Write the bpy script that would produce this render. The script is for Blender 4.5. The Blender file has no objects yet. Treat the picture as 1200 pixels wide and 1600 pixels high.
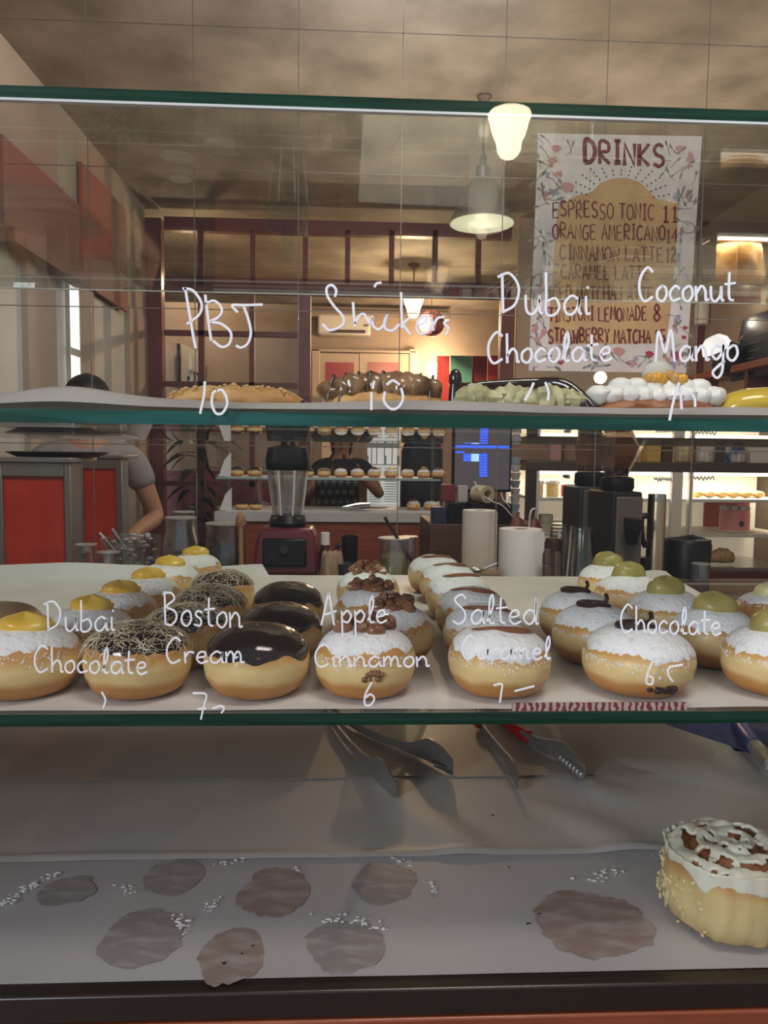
import bpy, bmesh, math, random
from math import sin, cos, pi, radians, hypot, atan2
from mathutils import Vector, Matrix, noise
S = bpy.context.scene
COL = S.collection
# ------------------------------------------------------------------ camera, world, lights
F = 1155.0
CAMP = Vector((0, -0.64, 1.40))
_p, _a, _r = radians(4.31), radians(2.65), radians(0.64)
FW = Vector((sin(_a)*cos(_p), cos(_a)*cos(_p), -sin(_p)))
_rt = Vector((cos(_a), -sin(_a), 0)); _up = _rt.cross(FW)
RT = cos(_r)*_rt + sin(_r)*_up; UP = -sin(_r)*_rt + cos(_r)*_up
cam = bpy.data.objects.new('camera', bpy.data.cameras.new('camera')); COL.objects.link(cam)
cam.data.sensor_fit = 'VERTICAL'; cam.data.sensor_height = 36; cam.data.lens = 36*F/1600
cam.data.clip_start = 0.02; cam.data.clip_end = 60
M3 = Matrix((RT, UP, -FW)).transposed()
cam.matrix_world = Matrix.Translation(CAMP) @ M3.to_4x4()
S.camera = cam
S.view_settings.view_transform = 'Standard'; S.view_settings.look = 'None'
S.view_settings.gamma = 1; S.view_settings.use_curve_mapping = False
S.view_settings.exposure = 0.68
S.cycles.use_denoising = True
S.cycles.max_bounces = 10; S.cycles.transparent_max_bounces = 24
S.cycles.diffuse_bounces = 4; S.cycles.glossy_bounces = 4
S.cycles.sample_clamp_indirect = 4
S.cycles.caustics_reflective = False; S.cycles.caustics_refractive = False
W = bpy.data.worlds.new('world'); S.world = W; W.use_nodes = True
W.node_tree.nodes['Background'].inputs[0].default_value = (0.80, 0.84, 0.95, 1)
W.node_tree.nodes['Background'].inputs[1].default_value = 0.20
def lamp(name, kind, loc, energy, color, size=0.1, target=None, size_y=None):
    d = bpy.data.lights.new(name, kind); d.energy = energy; d.color = color
    if kind == 'AREA':
        d.size = size
        if size_y: d.shape = 'RECTANGLE'; d.size_y = size_y
    else: d.shadow_soft_size = size
    o = bpy.data.objects.new(name, d); COL.objects.link(o); o.location = loc
    if target is not None:
        o.rotation_euler = (Vector(target) - Vector(loc)).to_track_quat('-Z', 'Y').to_euler()
    return o
lamp('shop_window_daylight', 'AREA', (-2.9, -2.3, 2.25), 150, (0.86, 0.92, 1.0), 2.2, (0.05, 0.3, 1.12), 1.6)
WARM = (1.0, 0.70, 0.42)
lamp('poster_fill_light', 'AREA', (0.45, -0.30, 3.12), 25, (1.0, 0.91, 0.82), 0.8, (0.55, 1.3, 1.5))  # added fill that brightens poster and counter, no known lamp
lamp('ceiling_fill_light', 'AREA', (0.9, 3.1, 2.25), 14, (1.0, 0.86, 0.68), 2.6, (0.9, 3.1, 5), 1.2)  # added fill floating below the ceiling to brighten it, no fixture
lamp('left_wall_fill_light', 'AREA', (0.3, 1.85, 3.12), 26, (0.88, 0.95, 1.0), 0.8, (-1.5, 3.9, 1.9))  # added cool fill for the left wall, not a window

def ray(x, y): return FW + RT*((x-600)/F) - UP*((y-800)/F)
def at(x, y, Y):
    d = ray(x, y); return CAMP + d*((Y - CAMP.y)/d.y)
def atz(x, y, z):
    d = ray(x, y); return CAMP + d*((z - CAMP.z)/d.z)

# ------------------------------------------------------------------ materials
def mat(name, col, rough=0.5, metal=0.0, col2=None, scale=20, lo=0.4, hi=0.6, bump=0.0, bscale=80, coat=0.0,
        emit=None, es=0.0, detail=3, stretch=None, trans=0.0, spec=0.5, sss=0.0):
    m = bpy.data.materials.new(name); m.use_nodes = True
    nt = m.node_tree; b = nt.nodes['Principled BSDF']; L = nt.links.new
    b.inputs['Base Color'].default_value = (*col, 1); b.inputs['Roughness'].default_value = rough
    b.inputs['Metallic'].default_value = metal; b.inputs['Coat Weight'].default_value = coat
    b.inputs['Specular IOR Level'].default_value = spec
    if sss: b.inputs['Subsurface Weight'].default_value = sss; b.inputs['Subsurface Radius'].default_value = (.02, .012, .006)
    if emit: b.inputs['Emission Color'].default_value = (*emit, 1); b.inputs['Emission Strength'].default_value = es
    if col2 or bump:
        tc = nt.nodes.new('ShaderNodeTexCoord'); v = tc.outputs['Object']
        if stretch:
            mp = nt.nodes.new('ShaderNodeMapping'); mp.inputs['Scale'].default_value = stretch; L(v, mp.inputs[0]); v = mp.outputs[0]
    if col2:
        n = nt.nodes.new('ShaderNodeTexNoise'); n.inputs['Scale'].default_value = scale; n.inputs['Detail'].default_value = detail; L(v, n.inputs['Vector'])
        r = nt.nodes.new('ShaderNodeValToRGB'); r.color_ramp.elements[0].position = lo; r.color_ramp.elements[1].position = hi
        r.color_ramp.elements[0].color = (*col, 1); r.color_ramp.elements[1].color = (*col2, 1)
        L(n.outputs[0], r.inputs[0]); L(r.outputs[0], b.inputs['Base Color'])
    if bump:
        n2 = nt.nodes.new('ShaderNodeTexNoise'); n2.inputs['Scale'].default_value = bscale; n2.inputs['Detail'].default_value = 3; L(v, n2.inputs['Vector'])
        bm_ = nt.nodes.new('ShaderNodeBump'); bm_.inputs['Strength'].default_value = bump; bm_.inputs['Distance'].default_value = 0.004
        L(n2.outputs[0], bm_.inputs['Height']); L(bm_.outputs[0], b.inputs['Normal'])
    return m
def glass(name, tint=(0.97, 0.985, 0.975), f0=0.04, rough=0.0, gain=1.0, gtint=(1, 1, 1)):
    m = bpy.data.materials.new(name); m.use_nodes = True; nt = m.node_tree; nt.nodes.clear(); N = nt.nodes.new; L = nt.links.new
    out = N('ShaderNodeOutputMaterial'); mx = N('ShaderNodeMixShader'); t = N('ShaderNodeBsdfTransparent'); g = N('ShaderNodeBsdfGlossy')
    t.inputs[0].default_value = (*tint, 1); g.inputs['Roughness'].default_value = rough; g.inputs[0].default_value = (*gtint, 1)
    lw = N('ShaderNodeLayerWeight'); lw.inputs[0].default_value = 0.5
    p = N('ShaderNodeMath'); p.operation = 'POWER'; p.inputs[1].default_value = 5; L(lw.outputs['Facing'], p.inputs[0])
    ma = N('ShaderNodeMath'); ma.operation = 'MULTIPLY_ADD'; ma.inputs[1].default_value = (1-f0)*gain; ma.inputs[2].default_value = f0*gain; L(p.outputs[0], ma.inputs[0])
    L(ma.outputs[0], mx.inputs[0]); L(t.outputs[0], mx.inputs[1]); L(g.outputs[0], mx.inputs[2]); L(mx.outputs[0], out.inputs[0])
    return m
def zramp(name, stops, zmax, rough=0.5, nscale=30, namp=0.25, bump=0.15, coat=0.0):
    """dough: colour runs with the height of the bun (baked bands), broken up by noise"""
    m = bpy.data.materials.new(name); m.use_nodes = True; nt = m.node_tree; b = nt.nodes['Principled BSDF']; N = nt.nodes.new; L = nt.links.new
    b.inputs['Roughness'].default_value = rough; b.inputs['Coat Weight'].default_value = coat
    b.inputs['Subsurface Weight'].default_value = 0.15; b.inputs['Subsurface Radius'].default_value = (.01, .006, .003)
    tc = N('ShaderNodeTexCoord'); sp = N('ShaderNodeSeparateXYZ'); L(tc.outputs['Object'], sp.inputs[0])
    n = N('ShaderNodeTexNoise'); n.inputs['Scale'].default_value = nscale; n.inputs['Detail'].default_value = 4; L(tc.outputs['Object'], n.inputs['Vector'])
    d = N('ShaderNodeMath'); d.operation = 'DIVIDE'; d.inputs[1].default_value = zmax; L(sp.outputs['Z'], d.inputs[0])
    a = N('ShaderNodeMath'); a.operation = 'MULTIPLY_ADD'; a.inputs[1].default_value = namp; L(n.outputs[0], a.inputs[0]); L(d.outputs[0], a.inputs[2])
    s = N('ShaderNodeMath'); s.operation = 'SUBTRACT'; s.inputs[1].default_value = namp*0.5; L(a.outputs[0], s.inputs[0])
    r = N('ShaderNodeValToRGB'); cr = r.color_ramp
    while len(cr.elements) < len(stops): cr.elements.new(0.5)
    for e, (p_, c_) in zip(cr.elements, stops): e.position = p_; e.color = (*c_, 1)
    L(s.outputs[0], r.inputs[0]); L(r.outputs[0], b.inputs['Base Color'])
    bp = N('ShaderNodeBump'); bp.inputs['Strength'].default_value = bump; bp.inputs['Distance'].default_value = 0.003
    n2 = N('ShaderNodeTexNoise'); n2.inputs['Scale'].default_value = 90; n2.inputs['Detail'].default_value = 4; L(tc.outputs['Object'], n2.inputs['Vector'])
    L(n2.outputs[0], bp.inputs['Height']); L(bp.outputs[0], b.inputs['Normal'])
    return m
GLASS = glass('clear_pane_glass')
GLASS_TOP = glass('greenish_shelf_glass', (0.93, 0.965, 0.94))
GLASS_FRONT = glass('front_pane_glass', (0.985, 0.99, 0.985), 0.014)
GLASS_TILE = glass('wall_tile_glass', (0.95, 0.935, 0.92), 0.03, gain=.12)
GLASS_JAR = glass('jar_glass', (0.90, 0.91, 0.90), 0.13, 0.07)
GLASS_JUG = glass('jug_plastic', (0.88, 0.88, 0.86), 0.20, 0.16)
GLASS_CUP = glass('cup_plastic', (0.80, 0.79, 0.77), 0.10, 0.06)
GLASS_GREY = glass('smoky_hopper_plastic', (0.74, 0.66, 0.58), 0.24, 0.12)
EDGE = mat('green_glass_edge', (0.004, 0.025, 0.014), 0.3, col2=(0.008, 0.050, 0.028), scale=9, lo=.35, hi=.7, stretch=(1, 1, 30), spec=.15)
EDGE_T = mat('teal_glass_edge', (0.010, 0.060, 0.045), 0.15, col2=(0.030, 0.16, 0.145), scale=7, lo=.45, hi=.72, stretch=(.6, 1, 10), spec=.25)
PAPER = mat('baking_paper', (0.78, 0.755, 0.745), 0.55, col2=(0.70, 0.67, 0.65), scale=7, lo=.45, hi=.7, bump=.12, bscale=25)
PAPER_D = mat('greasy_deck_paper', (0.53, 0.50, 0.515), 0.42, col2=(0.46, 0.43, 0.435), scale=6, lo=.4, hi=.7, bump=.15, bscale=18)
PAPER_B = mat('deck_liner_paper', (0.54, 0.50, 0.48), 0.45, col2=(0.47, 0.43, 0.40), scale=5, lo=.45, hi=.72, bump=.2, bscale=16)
MARK = mat('white_marker_ink', (0.92, 0.93, 1.0), 0.5)
BLACK = mat('black_plastic', (0.008, 0.0075, 0.0075), 0.38, spec=.3)
BLACKM = mat('matte_black', (0.010, 0.009, 0.008), 0.6, spec=.3)
FRAME = mat('dark_brown_metal_strip', (0.022, 0.014, 0.011), 0.32, bump=.05)
WOOD = mat('red_brown_wood', (0.20, 0.045, 0.018), 0.4, col2=(0.29, 0.075, 0.03), scale=6, lo=.35, hi=.65, stretch=(1, 8, 12), coat=.2)
WOOD_T = mat('tan_wood', (0.36, 0.22, 0.13), 0.5, col2=(0.45, 0.29, 0.18), scale=8, stretch=(6, 6, 1))
STEEL = mat('brushed_steel', (0.55, 0.54, 0.52), 0.28, 1.0, bump=.05)
STEELD = mat('dull_steel', (0.32, 0.305, 0.29), 0.40, 0.6)
BRASS = mat('brassy_steel', (0.62, 0.50, 0.33), 0.3, 1.0)
RED = mat('glossy_red_panel', (0.62, 0.050, 0.020), 0.22, col2=(0.52, 0.036, 0.016), scale=8, coat=.3)
REDH = mat('red_handle_plastic', (0.42, 0.012, 0.015), 0.3)
MAROON = mat('maroon_paint', (0.17, 0.055, 0.05), 0.45, col2=(0.13, 0.04, 0.04), scale=4)
WINE = mat('wine_red_plaster', (0.22, 0.03, 0.04), 0.5, col2=(0.16, 0.02, 0.03), scale=3)
BEIGE = mat('beige_plaster', (0.42, 0.34, 0.27), 0.75, col2=(0.35, 0.28, 0.22), scale=2.5, lo=.35, hi=.7)
GREYW = mat('grey_white_paint', (0.55, 0.55, 0.53), 0.6, col2=(0.48, 0.47, 0.44), scale=2)
WHITE = mat('white_plastic', (0.80, 0.78, 0.74), 0.4)
CREAMP = mat('cream_door_paint', (0.55, 0.45, 0.36), 0.5)
CARD = mat('cardboard', (0.34, 0.21, 0.13), 0.8, col2=(0.28, 0.17, 0.10), scale=10)
KRAFT = mat('kraft_paper', (0.42, 0.29, 0.19), 0.7, col2=(0.32, 0.21, 0.13), scale=25, bump=.3, bscale=30)
TOWEL = mat('paper_towel', (0.80, 0.77, 0.72), 0.85, bump=.2, bscale=150)
# baked things
DOUGH = zramp('fried_dough', [(0.0, (.38, .15, .03)), (.24, (.54, .25, .06)), (.35, (.80, .57, .25)), (.53, (.82, .61, .28)), (.66, (.64, .34, .10)), (1.0, (.45, .17, .045))], .060, .42, 26, .22, coat=.08)
SUGAR = mat('powdered_sugar', (0.90, 0.89, 0.90), 0.85, col2=(0.70, 0.60, 0.52), scale=140, lo=.56, hi=.78, bump=.5, bscale=220, detail=5)
CHOC = mat('chocolate_glaze', (0.022, 0.010, 0.007), 0.12, coat=.6, bump=.04, bscale=40)
CHOCM = mat('chocolate_cream', (0.030, 0.012, 0.008), 0.35)
STRAND = mat('pale_pastry_strands', (0.80, 0.69, 0.52), 0.6, col2=(.62, .48, .30), scale=60)
CUSTARD = mat('yellow_custard', (0.80, 0.47, 0.05), 0.28, col2=(.88, .60, .12), scale=40, coat=.2)
NUTS = mat('cinnamon_apple_chunks', (0.15, 0.055, 0.022), 0.35, col2=(.28, .12, .05), scale=60, coat=.3)
CARAMEL = mat('caramel_filling', (0.22, 0.075, 0.03), 0.3, coat=.3)
PISTA = mat('pistachio_cream', (0.33, 0.27, 0.075), 0.35, col2=(.40, .33, .10), scale=40)
PISTAL = mat('pale_pistachio_cream', (0.62, 0.56, 0.27), 0.35)
WHIP = mat('whipped_cream', (0.82, 0.80, 0.76), 0.45, bump=.1, bscale=60)
ECLAIR = mat('golden_choux', (0.60, 0.36, 0.14), 0.6, col2=(.46, .23, .07), scale=30, bump=.4, bscale=60)
GREENCRUMB = mat('green_pistachio_paste', (0.36, 0.34, 0.17), 0.55, col2=(.52, .49, .29), scale=60, bump=.6, bscale=90)

# ------------------------------------------------------------------ mesh helpers
def cr(pts, n=8, closed=False):
    """smooth curve through points"""
    P = [Vector(p) for p in pts]
    if len(P) < 3: return P
    out = []
    m = len(P); rng = range(m) if closed else range(m-1)
    for i in rng:
        p0 = P[(i-1) % m] if closed or i > 0 else P[0]*2-P[1]
        p1 = P[i]; p2 = P[(i+1) % m]
        p3 = P[(i+2) % m] if closed or i+2 < m else P[-1]*2-P[-2]
        for k in range(n):
            t = k/n
            out.append(.5*((2*p1) + (p2-p0)*t + (2*p0-5*p1+4*p2-p3)*t*t + (3*p1-p0-3*p2+p3)*t**3))
    if not closed: out.append(P[-1])
    return out
V3 = Vector
class MB:
    def __init__(s): s.v = []; s.f = []; s.m = []
    def add(s, vs, fs, mi=0):
        o = len(s.v); s.v += [tuple(v) for v in vs]; s.f += [tuple(i+o for i in f) for f in fs]; s.m += [mi]*len(fs); return s
    def box(s, c, d, mi=0, rz=0.0, rx=0.0, ry=0.0):
        R = Matrix.Rotation(rz, 3, 'Z') @ Matrix.Rotation(ry, 3, 'Y') @ Matrix.Rotation(rx, 3, 'X'); c = Vector(c)
        vs = [c + R @ Vector((x*d[0]/2, y*d[1]/2, z*d[2]/2)) for x in (-1, 1) for y in (-1, 1) for z in (-1, 1)]
        return s.add(vs, [(0, 1, 3, 2), (4, 6, 7, 5), (0, 4, 5, 1), (2, 3, 7, 6), (0, 2, 6, 4), (1, 5, 7, 3)], mi)
    def bb(s, a, b, mi=0):
        return s.box([(a[i]+b[i])/2 for i in range(3)], [abs(b[i]-a[i]) for i in range(3)], mi)
    def lathe(s, prof, c=(0, 0, 0), n=32, mi=0, sx=1.0, sy=1.0, fn=None):
        c = Vector(c); vs = []; fs = []
        for k, (r, z) in enumerate(prof):
            for j in range(n):
                t = 2*pi*j/n; p = Vector((r*cos(t)*sx, r*sin(t)*sy, z))
                if fn: p = fn(p, t, k)
                vs.append(c+p)
        for k in range(len(prof)-1):
            for j in range(n):
                a = k*n+j; b = k*n+(j+1) % n; fs.append((a, b, b+n, a+n))
        if prof[0][0] > 1e-6: fs.append(tuple(range(n-1, -1, -1)))
        if prof[-1][0] > 1e-6: fs.append(tuple((len(prof)-1)*n+j for j in range(n)))
        return s.add(vs, fs, mi)
    def tube(s, pts, r, n=8, mi=0, cap=True):
        P = [Vector(p) for p in pts]; m = len(P); R = r if isinstance(r, (list, tuple)) else [r]*m
        vs = []; fs = []; prev = None
        for i in range(m):
            t = (P[min(i+1, m-1)]-P[max(i-1, 0)]); t = t.normalized() if t.length > 1e-9 else Vector((0, 0, 1))
            if prev is None:
                u = t.orthogonal().normalized()
            else:
                u = prev - t*prev.dot(t); u = u.normalized() if u.length > 1e-6 else t.orthogonal().normalized()
            prev = u; w = t.cross(u)
            for j in range(n):
                a = 2*pi*j/n; vs.append(P[i]+(u*cos(a)+w*sin(a))*R[i])
        for i in range(m-1):
            for j in range(n):
                a = i*n+j; b = i*n+(j+1) % n; fs.append((a, b, b+n, a+n))
        if cap: fs.append(tuple(range(n-1, -1, -1))); fs.append(tuple((m-1)*n+j for j in range(n)))
        return s.add(vs, fs, mi)
    def strip(s, pts, nrm, w, th=0.0006, mi=0):
        """flat pen stroke of width w lying on the plane with normal nrm"""
        P = [Vector(p) for p in pts]; m = len(P); nrm = Vector(nrm); vs = []; fs = []
        for i in range(m):
            t = (P[min(i+1, m-1)]-P[max(i-1, 0)]); t = t.normalized() if t.length > 1e-9 else Vector((1, 0, 0))
            q = t.cross(nrm).normalized()*(w[i] if isinstance(w, list) else w)*.5
            vs += [P[i]-q, P[i]+q, P[i]+q*.8+nrm*th, P[i]-q*.8+nrm*th]
        for i in range(m-1):
            for j in range(4):
                a = i*4+j; b = i*4+(j+1) % 4; fs.append((a, b, b+4, a+4))
        fs += [(3, 2, 1, 0), tuple((m-1)*4+j for j in range(4))]
        return s.add(vs, fs, mi)
    def poly(s, pts, th_vec, mi=0):
        n = len(pts); t = Vector(th_vec); vs = [Vector(p) for p in pts]+[Vector(p)+t for p in pts]
        fs = [tuple(range(n-1, -1, -1)), tuple(range(n, 2*n))]+[(i, (i+1) % n, n+(i+1) % n, n+i) for i in range(n)]
        return s.add(vs, fs, mi)
    def grid(s, fn, nu, nv, mi=0, th=0.0, closed_u=False):
        vs = [Vector(fn(i/nu, j/nv)) for j in range(nv+1) for i in range(nu+1)]; w = nu+1
        fs = [(j*w+i, j*w+i+1, (j+1)*w+i+1, (j+1)*w+i) for j in range(nv) for i in range(nu)]
        if th:
            n = len(vs); vs += [v-Vector((0, 0, th)) for v in vs]; f2 = [tuple(reversed([k+n for k in f])) for f in fs]
            bd = [(i, i+1) for i in range(nu)]+[(nv*w+i+1, nv*w+i) for i in range(nu)]+[((j+1)*w, j*w) for j in range(nv)]+[(j*w+nu, (j+1)*w+nu) for j in range(nv)]
            fs = fs+f2+[(b, a, a+n, b+n) for a, b in bd]
        return s.add(vs, fs, mi)
    def ball(s, c, r, nu=16, nv=10, mi=0, fn=None):
        r = r if isinstance(r, (tuple, list)) else (r, r, r)
        prof = [(max(sin(pi*k/nv), 0), -cos(pi*k/nv)) for k in range(nv+1)]; c = Vector(c)
        def f(p, t, k):
            q = Vector((p.x*r[0], p.y*r[1], p.z*r[2])); return fn(q, p) if fn else q
        return s.lathe(prof, c, nu, mi, fn=f)
    def build(s, name, mats, parent=None, smooth=True, bevel=0.0, subsurf=0, loc=None):
        me = bpy.data.meshes.new(name); me.from_pydata(s.v, [], s.f)
        mats = mats if isinstance(mats, (list, tuple)) else [mats]
        for x in mats: me.materials.append(x)
        me.polygons.foreach_set('material_index', s.m); me.validate(); me.update()
        bm = bmesh.new(); bm.from_mesh(me); bmesh.ops.recalc_face_normals(bm, faces=bm.faces); bm.to_mesh(me); bm.free()
        o = bpy.data.objects.new(name, me); COL.objects.link(o)
        if parent is not None: o.parent = parent
        if loc is not None: o.location = loc
        if smooth:
            me.polygons.foreach_set('use_smooth', [True]*len(me.polygons))
            try: me.set_sharp_from_angle(angle=radians(42))
            except Exception: pass
        if bevel:
            b = o.modifiers.new('bevel', 'BEVEL'); b.width = bevel; b.segments = 2; b.limit_method = 'ANGLE'
        if subsurf:
            q = o.modifiers.new('sub', 'SUBSURF'); q.levels = subsurf; q.render_levels = subsurf
        return o
def thing(name, label, cat, loc=(0, 0, 0), rz=0.0, group=None):
    o = bpy.data.objects.new(name, None); COL.objects.link(o); o.location = loc; o.rotation_euler = (0, 0, rz)
    o.empty_display_size = .02
    return tag(o, label, cat, group)
def tag(o, label, cat, group=None, kind=None):
    o['label'] = label; o['category'] = cat
    if group: o['group'] = group
    if kind: o['kind'] = kind
    return o
def struct(o): o['kind'] = 'structure'; return o
def dup(root, label, loc, rz=0.0, scale=None, group=None):
    c = root.copy(); COL.objects.link(c); c.location = loc; c.rotation_euler = (0, 0, rz); c['label'] = label
    if scale: c.scale = (scale, scale, min(scale, 1.02))
    if group: c['group'] = group
    for ch in list(root.children):
        k = ch.copy(); COL.objects.link(k); k.parent = c
        for g in list(ch.children):
            q = g.copy(); COL.objects.link(q); q.parent = k
    return c
def fbm(p, sc=1.0, seed=0.0): return noise.noise(Vector(p)*sc + Vector((seed*13.7, seed*7.1, seed*3.3)))

# ------------------------------------------------------------------ the room
YG = 1.56            # mirror tile wall, built as clear panes with the reflected room behind
YP = 5.00            # maroon partition
YF = 8.50            # end wall of the hall behind it
ZC = 3.20; XL = -1.54; XR = 2.70
CEIL = mat('mottled_old_plaster', (0.37, 0.325, 0.27), 0.8, col2=(0.20, 0.175, 0.145), scale=3.2, lo=.34, hi=.70, detail=10, bump=.3, bscale=6)
FLOORM = mat('dark_floor', (0.10, 0.07, 0.055), 0.5, col2=(.14, .10, .08), scale=3)
struct(MB().bb((-3.5, -3.2, -.05), (5, 10, 0)).build('floor', FLOORM, smooth=False))
struct(MB().bb((-3.5, -.6, ZC), (5, 10, ZC+.05)).build('ceiling', CEIL, smooth=False))
# tile wall: panes and joints in one mesh
JOINT = mat('tile_joint_bevel', (0.20, 0.175, 0.15), 0.3, 0.0)
b = MB()
tx0, tw, th = -0.868*2.2/2.55, 0.3441*2.2/2.55, 0.4545*2.2/2.55
zj0 = 1.40 + 0.4855*2.2/2.55
xs = [tx0+tw*k for k in range(-3, 12)]; zs = [zj0+th*k for k in range(-3, 4)]
b.bb((xs[0], YG, zs[0]), (xs[-1], YG+.003, zs[-1]), 0)
for x in xs: b.bb((x-.0014, YG-.0012, zs[0]), (x+.0014, YG-.0002, zs[-1]), 1)
for z in zs: b.bb((xs[0], YG-.0012, z-.0014), (xs[-1], YG-.0002, z+.0014), 1)
tw_o = struct(b.build('wall_back', [GLASS_TILE, JOINT], smooth=False))
# left wall with window
b = MB()
def lx(px):  # depth on the left wall for a picture column
    d = ray(px, 600); t = (XL-CAMP.x)/d.x; return CAMP.y+d.y*t
segs = [(-8, 36, GREYW), (36, 81, BEIGE), (81, 104, GREYW), (119, 141, BEIGE), (141, 197, GREYW), (197, 240, BEIGE)]
mats = [GREYW, BEIGE]
for x0, x1, m_ in segs:
    b.bb((XL-.12, lx(x0), 0), (XL+(0.03 if m_ is BEIGE else 0), lx(x1), 2.40), mats.index(m_))
b.bb((XL-.12, lx(104), 0), (XL, lx(119), 1.5), 1)
b.bb((XL-.12, lx(-8), 2.40), (XL+.02, YP, ZC), 1)
b.bb((XL-.12, YG-3, 0), (XL, lx(-8), ZC), 1)
struct(b.build('wall_left', mats, smooth=False))
DAY = mat('daylit_window_pane', (0.8, 0.85, 0.85), 0.3, emit=(0.86, 0.95, 0.93), es=0.75)
b = MB().bb((XL+.024, lx(104.5), 1.5), (XL+.026, lx(118.5), 2.38), 0).bb((XL+.02, lx(104), 1.93), (XL+.03, lx(119), 1.97), 1)
struct(b.build('window_1', [DAY, GREYW], smooth=False))
REDV = mat('faded_red_valance', (0.33, 0.13, 0.10), 0.7, col2=(.28, .14, .11), scale=3)
b = MB().bb((XL+.03, lx(-8), 2.36), (XL+.06, lx(112), 2.74)).bb((XL+.03, lx(-8), 2.30), (XL+.10, lx(112), 2.36))
tag(b.build('window_valance', REDV, smooth=False), 'faded red valance board above the tall side windows', 'valance')
b = MB().bb((XL+.03, lx(120), 2.34), (XL+.05, lx(190), 3.0))
tag(b.build('wall_panel', REDV, smooth=False), 'faded red wall panel between the window and the maroon post', 'panel')
struct(MB().bb((XL, lx(215), 0), (XL+.05, YP, 1.35)).build('baseboard_left', WINE, smooth=False))
# right wall
struct(MB().bb((XR, -1, 0), (XR+.1, YP, ZC)).build('wall_right', BEIGE, smooth=False))
struct(MB().bb((XR, YP, 0), (XR+.1, YF, ZC)).bb((-3.2, YP, 0), (-3.1, YF, ZC)).build('wall_hall', BEIGE, smooth=False))
struct(MB().bb((-3.2, YF, 0), (XR+.1, YF+.1, ZC)).build('wall_far', BEIGE, smooth=False))
# maroon glazed partition
def pb(b, x0, y0, x1, y1, Y, th=.07, mi=0):
    """a board on the plane Y between two picture corners"""
    A = at((x0+x1)/2, (y0+y1)/2, Y)
    p = at(x0, (y0+y1)/2, Y); q = at(x1, (y0+y1)/2, Y); u = at((x0+x1)/2, y0, Y); v = at((x0+x1)/2, y1, Y)
    return b.bb((p.x, Y, v.z), (q.x, Y+th, u.z), mi)
b = MB()
pb(b, 228, 340, 256, 1250, YP, .10)
pb(b, 256, 345, 800, 366, YP)
pb(b, 256, 437, 800, 461, YP)
for x in (313, 395, 477, 543, 612, 680, 748): pb(b, x-4, 360, x+4, 445, YP, .05)
pb(b, 464, 455, 484, 1250, YP, .08)
pb(b, 775, 455, 796, 1250, YP, .08)
pb(b, 312, 455, 321, 1250, YP, .05)
pb(b, 390, 455, 398, 1250, YP, .05)
for y in (521, 601, 756): pb(b, 256, y-4, 464, y+4, YP, .05)
pb(b, 256, 880, 464, 1250, YP, .06)
# solid wall to the right of it and its post
pb(b, 800, 340, 1110, 1250, YP+.02, .06, 1)
pb(b, 1081, 345, 1098, 1250, YP-.02, .05, 0)
p0 = at(256, 440, YP); p1 = at(464, 900, YP)
b.bb((p0.x, YP+.02, p1.z), (p1.x, YP+.024, p0.z), 2)
struct(b.build('wall_partition', [MAROON, BEIGE, GLASS], smooth=False))
# lower red wall seen through the panes
q0 = at(256, 735, YP+.9); q1 = at(470, 900, YP+.9)
struct(MB().bb((-3.1, YP+.9, 0), (q1.x, YP+1.0, q0.z), 0).bb((-3.1, YP+.9, q0.z), (q1.x, YP+1.0, ZC-.5), 1).build('wall_side', [WINE, BEIGE], smooth=False))

# hall behind the partition ------------------------------------------------
def beam(): 
    b = MB(); pb(b, 460, 486, 700, 496, YF-.2, .2); pb(b, 458, 488, 462, 640, YF-.15, .1); return b
struct(beam().build('trim_1', BEIGE, smooth=False))
r = at(538, 527, YF-.02); t = thing('air_conditioner', 'white wall-mounted air conditioner above the double door', 'air conditioner', r)
w = 0.315
MB().bb((-w, -.2, 0), (w, 0, .245)).build('body', WHITE, t, bevel=.03)
MB().bb((-w*.55, -.212, .02), (w*.80, -.195, .055)).build('vent', mat('dark_vent', (.06, .045, .04), .6), t, smooth=False)
MB().bb((w*.72, -.204, .10), (w*.92, -.199, .125)).build('badge', mat('grey_badge', (.2, .17, .15), .5), t, smooth=False)
# double door
DF = thing('double_door', 'cream double door with red upper panels at the end of the hall', 'door', at(568, 545, YF-.05).xyz*1)
DF.location.z = 0
def rel(x, y, Y, o): return at(x, y, Y)-Vector(o.location)
b = MB()
for (x0, x1) in ((487, 500), (640, 652)):
    p = rel(x0, 545, YF-.08, DF); q = rel(x1, 545, YF-.08, DF); b.bb((p.x, -.03, 0), (q.x, .03, p.z))
p = rel(487, 545, YF-.08, DF); q = rel(652, 552, YF-.08, DF); b.bb((p.x, -.03, q.z), (q.x, .03, p.z)); b.build('door_frame', CREAMP, DF, smooth=False, bevel=.01)
REDP = mat('red_door_glass', (0.36, 0.05, 0.06), 0.35)
for (x0, x1) in ((500, 561), (562, 640)):
    p = rel(x0, 552, YF-.06, DF); q = rel(x1, 552, YF-.06, DF)
    lf = MB().bb((p.x, -.015, 0), (q.x, .02, p.z)).build('door_leaf', CREAMP, DF, smooth=False)
    p2 = rel(x0+(9 if x0 == 500 else 14), 566, YF-.06, DF); q2 = rel(x1-(8 if x0 == 500 else 18), 600, YF-.06, DF)
    MB().bb((p2.x, -.025, q2.z), (q2.x, -.012, p2.z)).build('door_panel', REDP, lf, smooth=False)
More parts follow.
